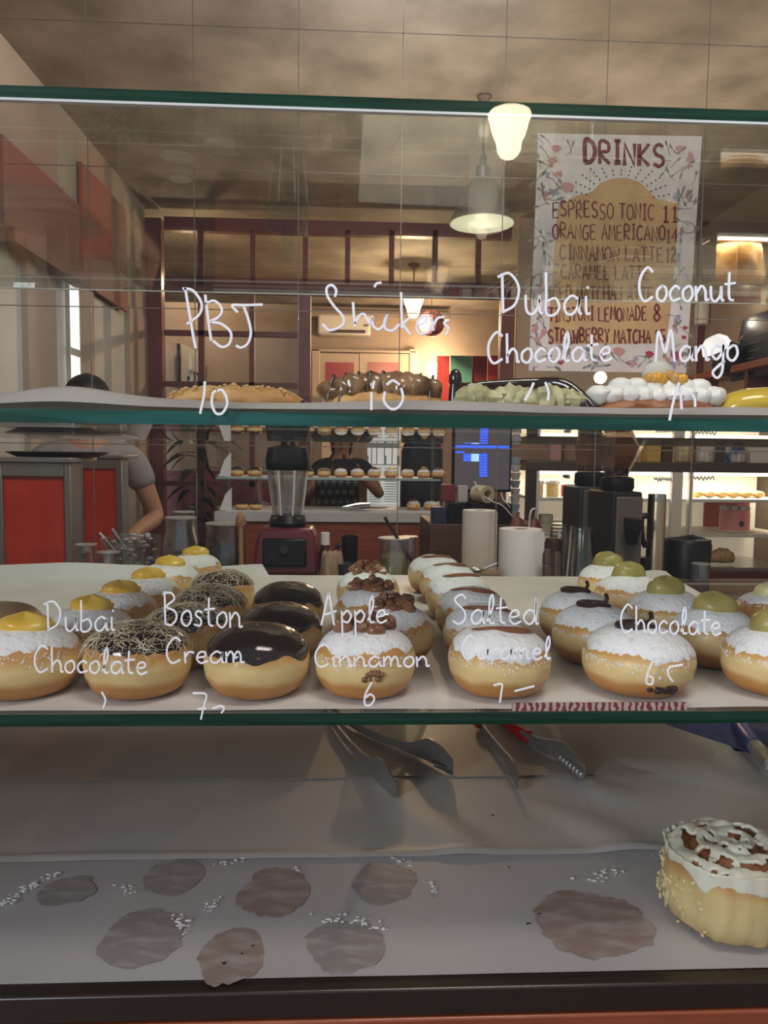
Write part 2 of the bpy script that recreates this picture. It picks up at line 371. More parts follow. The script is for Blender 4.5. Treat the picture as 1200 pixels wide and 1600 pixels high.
# lamps ---------------------------------------------------------------------
SHADEG = mat('glowing_glass_shade', (0.9, 0.8, 0.65), 0.4, emit=(1.0, 0.74, 0.42), es=3.2)
IRON = mat('dark_iron', (0.05, 0.035, 0.025), 0.5, .4)
def glass_lamp(label, loc_top, drop, rad, e, em=None):
    t = thing('pendant_lamp', label, 'lamp', loc_top)
    MB().lathe([(rad*.55, 0), (rad*.55, -.012), (rad*.28, -.04), (0.008, -.05)]).build('ceiling_rose', IRON, t)
    MB().tube([(0, 0, -.04), (0, 0, -drop)], .006).build('stem', IRON, t)
    pr = [(.02, 0), (rad*1.0, -.01), (rad*.93, -.06*rad/.1), (rad*.75, -.12*rad/.1), (rad*.62, -.145*rad/.1), (rad*.58, -.18*rad/.1), (rad*.35, -.215*rad/.1), (.001, -.225*rad/.1)]
    pr = [(q.x, q.y) for q in cr([Vector((a_, b_, 0)) for a_, b_ in pr], 4)]
    MB().lathe(pr, (0, 0, -drop)).build('glass_shade', em or SHADEG, t)
    if not e: return t
    d = bpy.data.lights.new('bulb', 'POINT'); d.energy = e; d.color = WARM; d.shadow_soft_size = .02
    o = bpy.data.objects.new('bulb', d); COL.objects.link(o); o.parent = t; o.location = (0, 0, -drop-.26*rad/.1-.02)
    return t
p = atz(647, 413, ZC); glass_lamp('glowing glass pendant lamp hanging in the hall behind the maroon partition', p, .27, .10, 60)
p = at(795, 190, .64+2.6)   # mirror image in the front pane of a lamp that hangs behind the camera
SHADEB = mat('bright_glass_shade', (0.9, 0.8, 0.7), 0.4, emit=(1.0, 0.72, 0.50), es=30)
glass_lamp('bright glass pendant lamp reflected in the front pane of the case', Vector((p.x, -p.y, ZC)), ZC-at(795, 176, .64+2.6).z, .105, 0, SHADEB)
# metal bell pendant
top = atz(757, 150, ZC); dY = top.y
t = thing('bell_pendant_lamp', 'dark metal bell shaped pendant lamp with pale inside, hanging on a cord', 'lamp', top)
def pz(y): return at(757, y, dY).z-ZC
k = (at(808, 345, dY).x-at(706, 345, dY).x)/2
METALS = mat('grey_brown_enamel', (0.13, 0.105, 0.085), 0.4, .3)
INN = mat('pale_enamel_inside', (0.62, 0.66, 0.60), 0.4)
MB().lathe([(.035, 0), (.035, -.01), (.012, -.03)]).build('ceiling_rose', METALS, t)
MB().tube([(0, 0, 0), (0, 0, pz(245))], .004).build('cord', BLACK, t)
MB().lathe([(.006, pz(238)), (.02, pz(246)), (.02, pz(258)), (.035, pz(262)), (.036, pz(272)), (.03, pz(277)), (.03, pz(284)), (.01, pz(285))]).build('lamp_holder', METALS, t)
pr = [(.03, pz(281)), (k*.42, pz(287)), (k*.60, pz(300)), (k*.78, pz(325)), (k, pz(348)), (k*1.0, pz(349))]
MB().lathe(pr, n=40).build('shade', METALS, t)
MB().lathe([(a_*.965, b_-.004) for a_, b_ in pr], n=40).build('shade_inside', INN, t)
MB().ball((0, 0, pz(330)), .045).build('bulb', mat('frosted_bulb', (.85, .85, .8), .3, emit=(1, .9, .75), es=.08), t)
lamp('bell_fill_light', 'POINT', (top.x, top.y, at(757, 372, dY).z), .35, (1.0, 0.80, 0.58), .03)  # added fill under the bell shade; the lamp itself is off
# rose coloured ball
p = at(674, 505, 6.6)
t = thing('mirror_ball', 'pink faceted mirror ball hanging beside the glowing hall lamp', 'ornament', (p.x, p.y, ZC))
MB().ball((0, 0, p.z-ZC), .128, 20, 12).build('ball', mat('pink_mirror', (0.55, 0.25, 0.30), 0.18, .8), t, smooth=False)
MB().tube([(0, 0, 0), (0, 0, p.z-ZC+.125)], .003).build('string', BLACK, t)
# wall sconce in the hall
p = at(677, 585, YF-.12)
t = thing('wall_lamp', 'small glowing wall lamp beside the double door', 'lamp', p)
MB().lathe([(.03, -.06), (.07, .02), (.09, .12), (.085, .125)]).build('shade', mat('sconce_glass', (.9, .8, .6), .4, emit=(1, .85, .55), es=9), t)
MB().bb((-.03, .02, -.08), (.03, .12, -.02)).build('wall_bracket', BRASS, t)
lamp('sconce_glow', 'POINT', (p.x, p.y-.25, p.z+.1), 22, WARM, .1)
lamp('passage_fill_light', 'POINT', (-1.3, 5.4, 2.75), 9, WARM, .03)  # added fill behind the maroon panes, no lamp hangs there
# folding screen with coloured panels
TEAL = mat('teal_panel', (0.10, 0.30, 0.27), 0.5); REDC = mat('red_curtain', (0.42, 0.035, 0.035), 0.6); DRED = mat('dark_red_curtain', (0.17, 0.015, 0.02), 0.7)
ys = 7.2; p = at(725, 556, ys); t = thing('folding_screen', 'folding screen with red, teal and dark red panels beside the wall lamp', 'screen', (p.x, ys, 0))
for k, (x0, x1, m_) in enumerate(((683, 703, REDC), (703, 738, TEAL), (738, 762, DRED), (762, 790, REDC))):
    a_ = at(x0, 556, ys); c_ = at(x1, 556, ys); MB().bb((a_.x-p.x+.003, (-.03 if k % 2 else 0), .05), (c_.x-p.x-.003, (.0 if k % 2 else .03), a_.z)).build('panel', m_, t, smooth=False, bevel=.004)
MB().bb((at(683, 556, ys).x-p.x, -.02, 0), (at(790, 556, ys).x-p.x, .03, .05)).build('foot', BLACK, t)
# framed board behind the left panes
p = at(300, 570, YP+.8)
t = thing('drawing_board', 'pale board with small dark plant drawing behind the maroon panes', 'picture', (p.x, p.y, at(300, 598, YP+.8).z))
b = MB(); o_ = Vector(t.location)
b.poly([at(283, 600, YP+.8)-o_, at(318, 600, YP+.8)-o_, at(318, 553, YP+.8)-o_, at(283, 537, YP+.8)-o_], (0, .02, 0)); b.build('board', GREYW, t, smooth=False)
b = MB()
for (x, y, h) in ((296, 580, 14), (303, 583, 18), (309, 585, 12), (293, 590, 6)):
    b.strip([at(x, y+h, YP+.795)-o_, at(x+2, y, YP+.795)-o_], (0, -1, 0), .008); b.ball(at(x+2, y, YP+.795)-o_, .016, 8, 5)
b.build('drawing', BLACKM, t, smooth=False)
MB().bb(Vector(at(279, 537, YP+.8)-o_)+Vector((-.012, -.01, 0))*1, Vector(at(279, 600, YP+.8)-o_)+Vector((.012, .02, 0))).build('side_bar', BLACKM, t)
# dracaena plant
random.seed(4)
p = at(300, 905, 4.55); LEAF = mat('dark_leaf', (0.022, 0.030, 0.016), 0.4)
t = thing('potted_plant', 'tall dark leafy plant in front of the maroon panes', 'plant', (p.x, p.y, 0))
MB().lathe([(.12, 0), (.15, .02), (.19, .34), (.17, .34), (.16, .30)]).build('pot', mat('dark_pot', (.08, .05, .04), .5), t)
zt = at(310, 672, 4.55).z
b = MB()
b.tube(cr([(0, 0, .3), (.02, 0, .8), (.05, 0, 1.3), (.04, 0, zt+.05)]), .014); b.tube([(.05, 0, .3), (.10, 0, 1.1), (.09, 0, 1.35)], .010)
b.build('stem', mat('plant_stem', (.10, .07, .045), .7), t)
b = MB()
for k in range(46):
    z0 = random.uniform(.75, zt); a_ = random.uniform(0, 2*pi); L_ = random.uniform(.18, .34); w_ = random.uniform(.025, .042)
    base = Vector((.04, 0, z0)); dr = Vector((cos(a_), sin(a_)*.7, 0)); c = []
    for i in range(7):
        u = i/6; c.append(base+dr*L_*u+Vector((0, 0, .12*u-.22*u*u)))
    sd = dr.cross(Vector((0, 0, 1))).normalized(); vs = []
    for i, q in enumerate(c):
        ww = w_*sin(pi*min(.08+.92*i/6, 1))**.8; vs += [q-sd*ww, q+Vector((0, 0, -.004)), q+sd*ww]
    b.add(vs, [(i*3+j, i*3+j+1, i*3+j+4, i*3+j+3) for i in range(6) for j in range(2)])
b.build('foliage', LEAF, t)
# right wall furnishings -------------------------------------------------------
def onR(px, py, X=XR):
    d = ray(px, py); return CAMP+d*((X-CAMP.x)/d.x)
p = onR(1112, 590); q = onR(1215, 594)
t = thing('wall_shelf', 'red brown wooden shelf board along the side wall under the chalkboard', 'shelf', ((XR), (p.y+q.y)/2, p.z))
MB().bb((-.22, -abs(p.y-q.y)/2-.3, -.045), (0, abs(p.y-q.y)/2, 0)).build('board', WOOD, t, bevel=.004)
for yy in (-.35, .35): MB().bb((-.16, yy-.02, -.16), (0, yy+.02, -.045)).build('bracket', MAROON, t)
p = onR(1185, 548, XR-.1)
t = thing('chalkboard', 'dark leaning chalkboard standing on the red brown wall shelf', 'chalkboard', (XR-.12, p.y, onR(1185, 590, XR-.1).z))
MB().box((.03, 0, .21), (.02, .55, .42), ry=.16).build('board', mat('slate', (.018, .02, .024), .6), t, bevel=.003)
b = MB()
for k in range(6): b.box((-.0+.011*k-.012, random.uniform(-.1, .1), .08+.05*k), (.004, random.uniform(.1, .22), .006), ry=.16)
b.build('chalk_writing', mat('chalk_grey', (.16, .17, .18), .9), t, smooth=False)
p = onR(1128, 552, XR-.22)
t = thing('wall_spotlight', 'black wall lamp with a white dome beside the chalkboard', 'lamp', p)
dome = [(.001, .10), (.05, .095), (.085, .06), (.10, .0)]
o = MB().lathe(dome, n=24).build('dome', mat('white_dome', (.85, .86, .9), .4, emit=(.9, .95, 1), es=.5), t); o.rotation_euler = (0, -.5, .2); o.location = (-.03, 0, .02)
o = MB().lathe([(.001, .09), (.06, .085), (.10, .03), (.12, -.06), (.10, -.12), (.0, -.14)], n=24).build('shell', BLACK, t); o.location = (.05, -.03, -.02)
MB().tube(cr([(.06, 0, .03), (.12, 0, .09), (.16, 0, .13), (.22, 0, .13)]), .012).build('arm', IRON, t)
MB().bb((.2, -.04, .05), (.225, .04, .2)).build('wall_plate', IRON, t)
lamp('wall_spot_glow', 'POINT', (p.x+.13, p.y-.05, p.z+.20), 1.2, (1, .85, .65), .03)
p = onR(1108, 480); t = tag(MB().lathe([(.05, -.13), (.055, .0), (.05, .02), (0, .025)]).build('wall_speaker', WHITE, loc=p+Vector((-.055, 0, 0))), 'small white cylinder fixed on the side wall near the maroon post', 'speaker')

# ------------------------------------------------------------------ display case in front
ZD, ZM, ZU, ZT = 0.924, 1.173, 1.4365, 1.698
CX0, CX1, CD = -1.05, 1.25, 0.735
case = thing('display_case', 'glass bakery display case with green edged shelves and white handwriting', 'display case', ((CX0+CX1)/2, CD/2, 0))
off = Vector(case.location)
def cbox(a, b_): return (Vector(a)-off, Vector(b_)-off)
PALE_EDGE = mat('pale_glass_edge', (.72, .74, .70), .25)
def slab(name, z0, z1, y0, y1, edge):
    b = MB(); a, c = cbox((CX0, y0, z0), (CX1, y1, z1)); b.bb(a, c)
    b.m = [1, 1, 1, 0, 0, 0]; a, c = cbox((CX0, y1, z0), (CX1, y1+.002, z0+.0022)); b.bb(a, c, 2)
    return b.build(name, [GLASS_TOP, edge, PALE_EDGE], case, smooth=False)
slab('top_panel', 1.687, ZT, 0, CD-.02, EDGE)
a, c = cbox((CX0, -.004, 1.6848), (CX1, .001, 1.6868)); MB().bb(a, c).build('bevel_glint', mat('painted_bevel_glint', (.80, .82, .84), .2), case, smooth=False)  # bright reflection along the lower glass edge, put in as a white strip
slab('glass_shelf', 1.425, ZU, 0, CD, EDGE_T)
slab('glass_shelf', 1.162, ZM, 0, CD, EDGE)
b = MB(); a, c = cbox((CX0, -.010, .9235), (CX1, -.005, 1.694)); fp = b.bb(a, c).build('front_pane', GLASS_FRONT, case, smooth=False)
for x in (CX0, CX1-.006):
    a, c = cbox((x, 0, .93), (x+.006, CD, 1.687)); MB().bb(a, c).build('side_pane', [GLASS_TOP], case, smooth=False)
a, c = cbox((CX0, .005, .86), (CX1, CD, .9225)); MB().bb(a, c).build('deck', WOOD, case, smooth=False)
a, c = cbox((CX0, -.014, .8985), (CX1, .0045, .9242)); MB().bb(a, c).build('front_strip', FRAME, case, bevel=.002)
a, c = cbox((CX0, -.012, .08), (CX1, CD, .860)); MB().bb(a, c).build('cabinet_base', WOOD, case, bevel=.003)
a, c = cbox((CX0, -.016, .80), (CX1, .0, .8975)); MB().bb(a, c).build('front_rail', WOOD, case, bevel=.002)
a, c = cbox((CX0, 0, .0), (CX1, CD-.05, .08)); MB().bb(a, c).build('plinth', BLACKM, case)
a, c = cbox((CX0, CD-.02, .0), (CX0+.02, CD, 1.69))

# -------- handwriting on the front pane
YW = -0.0105
LET = {
'a': (1.0, [[(.85, .85), (.5, 1), (.12, .6), (.2, .1), (.55, .05), (.85, .5), (.92, .95), (.9, .2), (1.05, .05)]]),
'b': (.95, [[(.12, 2.2), (.14, 1), (.15, .05), (.6, 0), (.85, .4), (.65, .85), (.2, .7)]]),
'c': (.85, [[(.8, .8), (.5, 1), (.12, .55), (.3, .05), (.85, .2)]]),
'd': (1.05, [[(.85, .8), (.5, 1), (.1, .5), (.4, 0), (.8, .35), (.95, 2.1)], [(.95, 2.1), (.93, .2), (1.1, 0)]]),
'e': (.9, [[(.12, .45), (.7, .6), (.65, .95), (.3, .9), (.12, .4), (.4, 0), (.9, .2)]]),
'g': (1.0, [[(.85, .9), (.4, 1), (.12, .5), (.45, .1), (.85, .6), (.9, 1), (.85, -.6), (.5, -1.1), (.2, -.7), (1, .0)]]),
'h': (.95, [[(.12, 2.1), (.15, 0)], [(.15, .5), (.5, 1), (.78, .7), (.82, .1), (1, .1)]]),
'i': (.45, [[(.2, 1), (.22, .15), (.45, .1)], [(.25, 1.5), (.32, 1.4)]]),
'l': (.6, [[(.1, .2), (.5, 1.3), (.45, 2.1), (.25, 1.5), (.28, .15), (.6, .1)]]),
'm': (1.4, [[(.1, 1), (.13, 0)], [(.13, .5), (.4, 1), (.6, .7), (.62, .05)], [(.62, .5), (.9, 1), (1.12, .7), (1.15, .1), (1.4, .1)]]),
'n': (1.0, [[(.1, 1), (.14, 0)], [(.14, .5), (.5, 1), (.78, .7), (.82, .1), (1.05, .15)]]),
'o': (.85, [[(.5, 1), (.15, .7), (.15, .2), (.5, 0), (.8, .4), (.72, .9), (.45, 1)]]),
'p': (.95, [[(.12, 1), (.18, -1)], [(.16, .6), (.55, 1), (.85, .6), (.6, .1), (.2, .2)]]),
'r': (.75, [[(.1, 1), (.15, 0)], [(.15, .55), (.4, .95), (.75, .9)]]),
's': (.75, [[(.7, .9), (.4, 1), (.2, .75), (.6, .4), (.5, .05), (.08, .12)]]),
't': (.75, [[(.35, 1.9), (.33, .3), (.65, .05)], [(0, 1.1), (.8, 1.2)]]),
'u': (1.0, [[(.1, 1), (.15, .2), (.45, 0), (.78, .4), (.85, 1), (.88, .15), (1.05, .05)]]),
'A': (1.5, [[(.1, -.1), (.6, 2.1), (.75, 2.1), (1.1, -.1)], [(.3, .7), (1.3, 1.0)]]),
'B': (1.3, [[(.25, 2.2), (.3, 0)], [(.1, 2), (.7, 2.1), (.95, 1.7), (.4, 1.2), (1.0, .9), (1.1, .4), (.7, 0), (.25, .1)]]),
'C': (1.2, [[(1.1, 1.9), (.7, 2.2), (.2, 1.5), (.15, .6), (.5, .0), (1.1, .3)]]),
'D': (1.4, [[(.3, 2.1), (.35, .1)], [(.05, 1.9), (.7, 2.1), (1.2, 1.4), (1.0, .5), (.3, .05)]]),
'M': (1.6, [[(.1, 0), (.3, 2), (.75, .6), (1.15, 2.1), (1.4, 0)]]),
'S': (1.2, [[(1.0, 1.8), (.7, 2.1), (.25, 1.7), (.9, .9), (.9, .3), (.5, 0), (.1, .25)]]),
}
def word(b, text, x0, y, x1, xh, slope=0.0, w=.0026):
    tot = sum(LET[c][0]+.08 for c in text); sx = (x1-x0)/tot; cx = 0
    for c in text:
        adv, st = LET[c]
        for s_ in st:
            pts = [at(x0+(cx+px)*sx, y+slope*(cx+px)*sx-py*xh, YW)-off for px, py in s_]
            b.strip(cr(pts, 6), (0, -1, 0), w)
        cx += adv+.08
PRICE = [MB()]
def stroke(b, pts, w=.0026, o=(0, 0), k=1.0):
    my = o[1]+k*sum(y for x, y in pts)/len(pts)
    if my > 1050 or 590 < my < 700: b = PRICE[0]
    b.strip(cr([at(o[0]+x*k, o[1]+y*k, YW)-off for x, y in pts], 6), (0, -1, 0), w)
def fin(b, lb):
    o = b.build('handwriting', MARK, fp, smooth=False); o['label'] = lb.split(' and price')[0]
    o = PRICE[0].build('handwritten_price', MARK, fp, smooth=False); PRICE[0] = MB()
    o['label'] = 'handwritten price below the '+lb.split(' and price')[0]
def script(): return MB()
T = 1/3
b = script()
for s_ in ([(868, 300), (890, 430), (905, 520), (918, 583)], [(856, 303), (900, 310), (935, 350), (946, 390), (930, 430), (876, 470)],
           [(962, 332), (975, 440), (990, 548)], [(962, 375), (1000, 360), (1030, 380), (1040, 412), (1020, 440), (988, 458), (1040, 470), (1082, 510), (1076, 560), (1040, 577), (998, 548)],
           [(1115, 415), (1088, 382), (1140, 381), (1232, 378)], [(1142, 385), (1165, 450), (1176, 510), (1162, 560), (1130, 580), (1106, 570)],
           [(960, 738), (957, 800), (938, 890)], [(1015, 785), (1000, 790), (993, 840), (1010, 885), (1040, 888), (1064, 850), (1060, 810), (1040, 778), (1020, 782)]): stroke(b, s_, .0023, (0, 350), T)
fin(b, 'handwritten peanut butter jelly initials and price 10')
b = script()
for s_ in ([(370, 342), (376, 310), (355, 287), (332, 300), (336, 340), (370, 390), (405, 430), (411, 465), (380, 490), (340, 497), (312, 468)],
           [(455, 366), (459, 430), (464, 482)], [(464, 468), (485, 430), (508, 424), (524, 455), (536, 462), (545, 440)], [(545, 430), (548, 475), (575, 495), (600, 470), (616, 425)], [(618, 425), (604, 450), (606, 490), (640, 500), (672, 470)],
           [(680, 320), (682, 400), (684, 490)], [(722, 440), (692, 468), (705, 495), (724, 518)], [(555, 297), (565, 280), (588, 275)],
           [(752, 478), (790, 462), (800, 435), (772, 440), (752, 480), (768, 516), (806, 505), (820, 480)], [(822, 440), (832, 500)], [(832, 475), (852, 442), (882, 436)], [(905, 448), (882, 465), (902, 490), (888, 522)],
           [(555, 735), (546, 772)], [(541, 788), (541, 872)], [(604, 785), (600, 830), (630, 866), (665, 861), (689, 820), (681, 768)], [(612, 755), (642, 734), (674, 754)]): stroke(b, s_, .0023, (400, 350), T)
fin(b, 'handwritten pastry name starting with S and price 10')
b = script(); word(b, 'Dubai', 776, 490, 925, 30, .02, .0023); word(b, 'Chocolate', 760, 568, 958, 22, -.02, .0023); stroke(b, [(834, 598), (828, 612), (820, 626)], .0023); stroke(b, [(852, 597), (857, 612), (856, 626)], .0023)
fin(b, 'handwritten words Dubai Chocolate over the green pastry')
b = script(); word(b, 'Coconut', 996, 471, 1150, 24, .0, .0023); word(b, 'Mango', 1022, 566, 1155, 24, -.02, .0023)
stroke(b, [(1061, 598), (1052, 628), (1046, 657)], .0023); stroke(b, [(1066, 602), (1064, 620), (1065, 640)], .0023); stroke(b, [(1078, 612), (1085, 622), (1086, 636)], .0023)

fin(b, 'handwritten words Coconut Mango over the cream pastry')
b = script(); word(b, 'Dubai', 68, 986, 182, 22, .0, .0017); word(b, 'Chocolate', 52, 1050, 232, 19, .02, .0017); stroke(b, [(159, 1081), (165, 1094), (161, 1107)], .0017)
fin(b, 'handwritten words Dubai Chocolate over the shredded chocolate donut')
b = script(); word(b, 'Boston', 252, 976, 380, 24, .045, .0017); word(b, 'Cream', 258, 1036, 384, 18, .0, .0017); stroke(b, [(301, 1083), (322, 1085), (318, 1105), (314, 1124)], .0017); stroke(b, [(332, 1107), (346, 1103), (350, 1108), (346, 1114)], .0017); stroke(b, [(309, 1108), (322, 1107)], .0017)
fin(b, 'handwritten words Boston Cream and price 7')
b = script(); word(b, 'Apple', 500, 975, 606, 20, -.02, .0017); word(b, 'Cinnamon', 490, 1042, 672, 16, .0, .0017); stroke(b, [(581, 1066), (571, 1085), (570, 1100), (578, 1102), (585, 1092), (579, 1085), (571, 1090)], .0017)
fin(b, 'handwritten words Apple Cinnamon and price 6')
b = script(); word(b, 'Salted', 705, 975, 842, 22, .0, .0017); word(b, 'Caramel', 720, 1030, 862, 17, .0, .0017); stroke(b, [(771, 1071), (784, 1069), (783, 1083), (781, 1098)], .0017); stroke(b, [(804, 1080), (835, 1072)], .0017)
fin(b, 'handwritten words Salted Caramel and price 7')
b = script(); word(b, 'Chocolate', 968, 988, 1128, 20, .03, .0017); stroke(b, [(1019, 1034), (1011, 1055), (1010, 1067), (1018, 1069), (1020, 1060), (1012, 1056)], .0017); stroke(b, [(1029, 1060), (1031, 1060), (1030, 1062)], .0023); stroke(b, [(1066, 1039), (1046, 1043), (1044, 1054), (1051, 1065)], .0017)
fin(b, 'handwritten word Chocolate and price 6.5')

# -------- papers
def sheet(name, label, corners, z, m_, nu=60, nv=30, wav=.002, curl=None, seed=1, cat='paper'):
    A, B, C, D = [Vector((*c, 0)) for c in corners]
    def fn(u, v):
        p = (A*(1-u)+B*u)*(1-v)+(D*(1-u)+C*u)*v
        h = wav*(fbm((p.x*7, p.y*7, 0), 1, seed)+.5*fbm((p.x*19, p.y*19, 3), 1, seed)+1.0)
        if curl: h += curl(u, v, p)
        return (p.x, p.y, z+.0008+max(h, 0))
    return tag(MB().grid(fn, nu, nv, th=.0004).build(name, m_), label, cat)
UC = lambda u, v, p: .0105*math.exp(-((v-.09)/.07)**2)*(1+.35*fbm((p.x*6, 0, 0)))+.009*math.exp(-((p.x+.25)/.05)**2)*math.exp(-((v-.12)/.12)**2)
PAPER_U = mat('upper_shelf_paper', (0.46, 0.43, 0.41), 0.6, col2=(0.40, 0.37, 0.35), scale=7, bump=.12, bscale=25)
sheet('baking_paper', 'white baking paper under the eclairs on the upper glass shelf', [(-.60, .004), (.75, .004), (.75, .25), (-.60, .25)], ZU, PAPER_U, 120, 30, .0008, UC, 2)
MC = lambda u, v, p: .022*max(0, (v-.93)/.07)**1.5*(1+.6*fbm((p.x*5, 1, 0)))*(1 if p.x < -.15 else .15)+.012*math.exp(-((p.x-.58)/.05)**2)*max(0, (v-.8)/.2)
sheet('baking_paper', 'white baking paper under the rows of donuts on the middle glass shelf', [(-.85, .006), (.58, .006), (.60, .725), (-.85, .725)], ZM, PAPER, 120, 60, .0010, MC, 3)
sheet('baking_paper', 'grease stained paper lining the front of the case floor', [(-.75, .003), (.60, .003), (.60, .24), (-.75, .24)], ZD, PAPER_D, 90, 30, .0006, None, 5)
BC = lambda u, v, p: .004*math.exp(-((v-.03)/.02)**2)*.5+.009*max(0, fbm((p.x*10+p.y*5, p.y*8, 5)))*(1 if p.x > .05 else .2)
pr_ = atz(1090, 1131, ZD); pq_ = atz(1205, 1238, ZD)
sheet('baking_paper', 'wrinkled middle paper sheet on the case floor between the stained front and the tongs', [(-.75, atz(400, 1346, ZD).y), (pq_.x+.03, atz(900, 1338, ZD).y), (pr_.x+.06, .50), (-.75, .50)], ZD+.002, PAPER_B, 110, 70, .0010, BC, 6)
PAPER_C = mat('shaded_liner_paper', (0.45, 0.40, 0.36), 0.45, col2=(0.39, 0.34, 0.30), scale=5, lo=.45, hi=.72, bump=.2, bscale=16)  # rear sheet; the shelf's shade is put into its darker colour
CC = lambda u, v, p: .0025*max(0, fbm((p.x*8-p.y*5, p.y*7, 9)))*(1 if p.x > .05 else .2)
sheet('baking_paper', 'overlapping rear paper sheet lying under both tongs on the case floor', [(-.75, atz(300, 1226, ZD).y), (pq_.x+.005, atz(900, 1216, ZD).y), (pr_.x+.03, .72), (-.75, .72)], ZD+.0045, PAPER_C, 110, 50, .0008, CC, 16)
# striped reflection in the shelf edge, added as a solid strip
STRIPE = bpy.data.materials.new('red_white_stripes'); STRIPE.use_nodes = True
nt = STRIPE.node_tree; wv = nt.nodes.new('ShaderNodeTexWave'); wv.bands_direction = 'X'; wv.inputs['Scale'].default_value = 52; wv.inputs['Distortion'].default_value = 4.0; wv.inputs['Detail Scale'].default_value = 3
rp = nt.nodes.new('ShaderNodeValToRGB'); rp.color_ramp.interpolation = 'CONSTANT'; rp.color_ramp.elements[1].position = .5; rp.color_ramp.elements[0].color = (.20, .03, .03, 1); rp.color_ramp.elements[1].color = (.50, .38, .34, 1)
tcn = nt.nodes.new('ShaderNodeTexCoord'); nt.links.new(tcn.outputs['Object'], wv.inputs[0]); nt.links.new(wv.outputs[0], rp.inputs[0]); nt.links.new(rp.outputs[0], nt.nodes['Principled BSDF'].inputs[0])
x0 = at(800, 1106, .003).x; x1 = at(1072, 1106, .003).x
tag(MB().bb((x0, .0015, ZM+.0004), (x1, .004, ZM+.0075)).build('striped_reflection', STRIPE, smooth=False), 'red and white striped reflection shape along the front edge of the middle shelf', 'edge_reflection')
# grease marks and smears on the deck paper: flat things of their own shape
GREASE = mat('grease_mark', (0.33, 0.285, 0.28), 0.3, col2=(0.44, 0.405, 0.405), scale=28, lo=.46, hi=.66, stretch=(1, 3, 1))
GREASER = mat('cinnamon_mark', (0.31, 0.225, 0.205), 0.35, col2=(0.43, 0.37, 0.36), scale=24, lo=.42, hi=.66, stretch=(1, 2.5, 1))
def blob(label, x, y, rx, ry, m_, seed, z=ZD+.0022):
    c = atz(x, y, z); ex = (atz(x+rx, y, z)-c).length; ey = abs(atz(x, y-ry, z).y-c.y); random.seed(seed); vs = [Vector((0, 0, .0003))]; n = 96
    for k in range(n):
        t = 2*pi*k/n; f_ = 1+.22*fbm((cos(t)*1.3, sin(t)*1.3, seed))+.10*fbm((cos(t)*5, sin(t)*5, seed))+.05*fbm((cos(t)*14, sin(t)*14, seed)); vs.append(Vector((cos(t)*ex*f_, sin(t)*ey*f_, 0)))
    o = MB().add(vs, [(0, 1+k, 1+(k+1) % n) for k in range(n)]).build('grease_stain', m_, smooth=False, loc=c); return tag(o, label, 'stain', 'grease marks on the front paper')
for i, (x, y, rx, ry, m_, lb) in enumerate([(430, 1392, 55, 36, GREASER, 'round reddish grease mark in the back row, straight below the plain steel tongs'), (600, 1380, 50, 30, GREASE, 'oval grease mark farthest to the right of the back row'),
        (272, 1368, 48, 26, GREASE, 'small streaky grease mark touching the sheet edge'), (103, 1392, 42, 22, GREASE, 'faint broken grease mark nearest the white floury arc'),
        (220, 1464, 64, 42, GREASE, 'largest smooth grey grease mark of the front row'), (364, 1492, 52, 40, GREASER, 'grease mark dotted with red streaks, touching the front strip'),
        (540, 1476, 60, 40, GREASE, 'banded grease mark of the front row nearest the middle'), (925, 1440, 92, 48, GREASER, 'wide swirled brown grease mark beside the iced cinnamon bun')]):
    blob(lb, x, y, rx, ry, m_, i+1)
random.seed(9); b = MB()
def crumb(b, x, y, r): 
    p = atz(x, y, ZD+.003); b.ball(p+Vector((0, 0, r*.2)), (r*random.uniform(.7, 2), r*random.uniform(.6, 1.2), r*.45), 6, 4)
for (xa, ya, xb, yb, n, sp) in ((0, 1412, 90, 1362, 60, 5), (185, 1380, 208, 1395, 14, 5), (275, 1430, 292, 1460, 20, 5), (318, 1425, 345, 1405, 18, 5), (340, 1350, 385, 1343, 14, 3), (500, 1435, 600, 1445, 40, 9), (890, 1375, 970, 1362, 24, 8), (1030, 1330, 1075, 1350, 30, 7), (620, 1340, 640, 1350, 10, 6), (460, 1355, 465, 1362, 6, 3), (676, 1378, 679, 1396, 10, 2), (900, 1250, 930, 1252, 6, 4)):
    for k in range(n):
        u = random.random(); crumb(b, xa+(xb-xa)*u+random.gauss(0, sp), ya+(yb-ya)*u+random.gauss(0, sp*.6), random.uniform(.0006, .0020))
tag(b.build('sugar_crumbs', mat('sugar_crumb', (.88, .86, .85), .8), smooth=False), 'white sugar crumbs scattered on the case floor paper', 'crumbs', kind='stuff')
b = MB()
for (x, y) in ((825, 1443), (842, 1428), (770, 1274), (795, 1355), (925, 1287), (880, 1250), (378, 1490), (395, 1478), (350, 1505)): crumb(b, x, y, random.uniform(.0008, .0016))
tag(b.build('dark_crumbs', CHOCM, smooth=False), 'dark chocolate crumbs on the case floor paper', 'crumbs', kind='stuff')

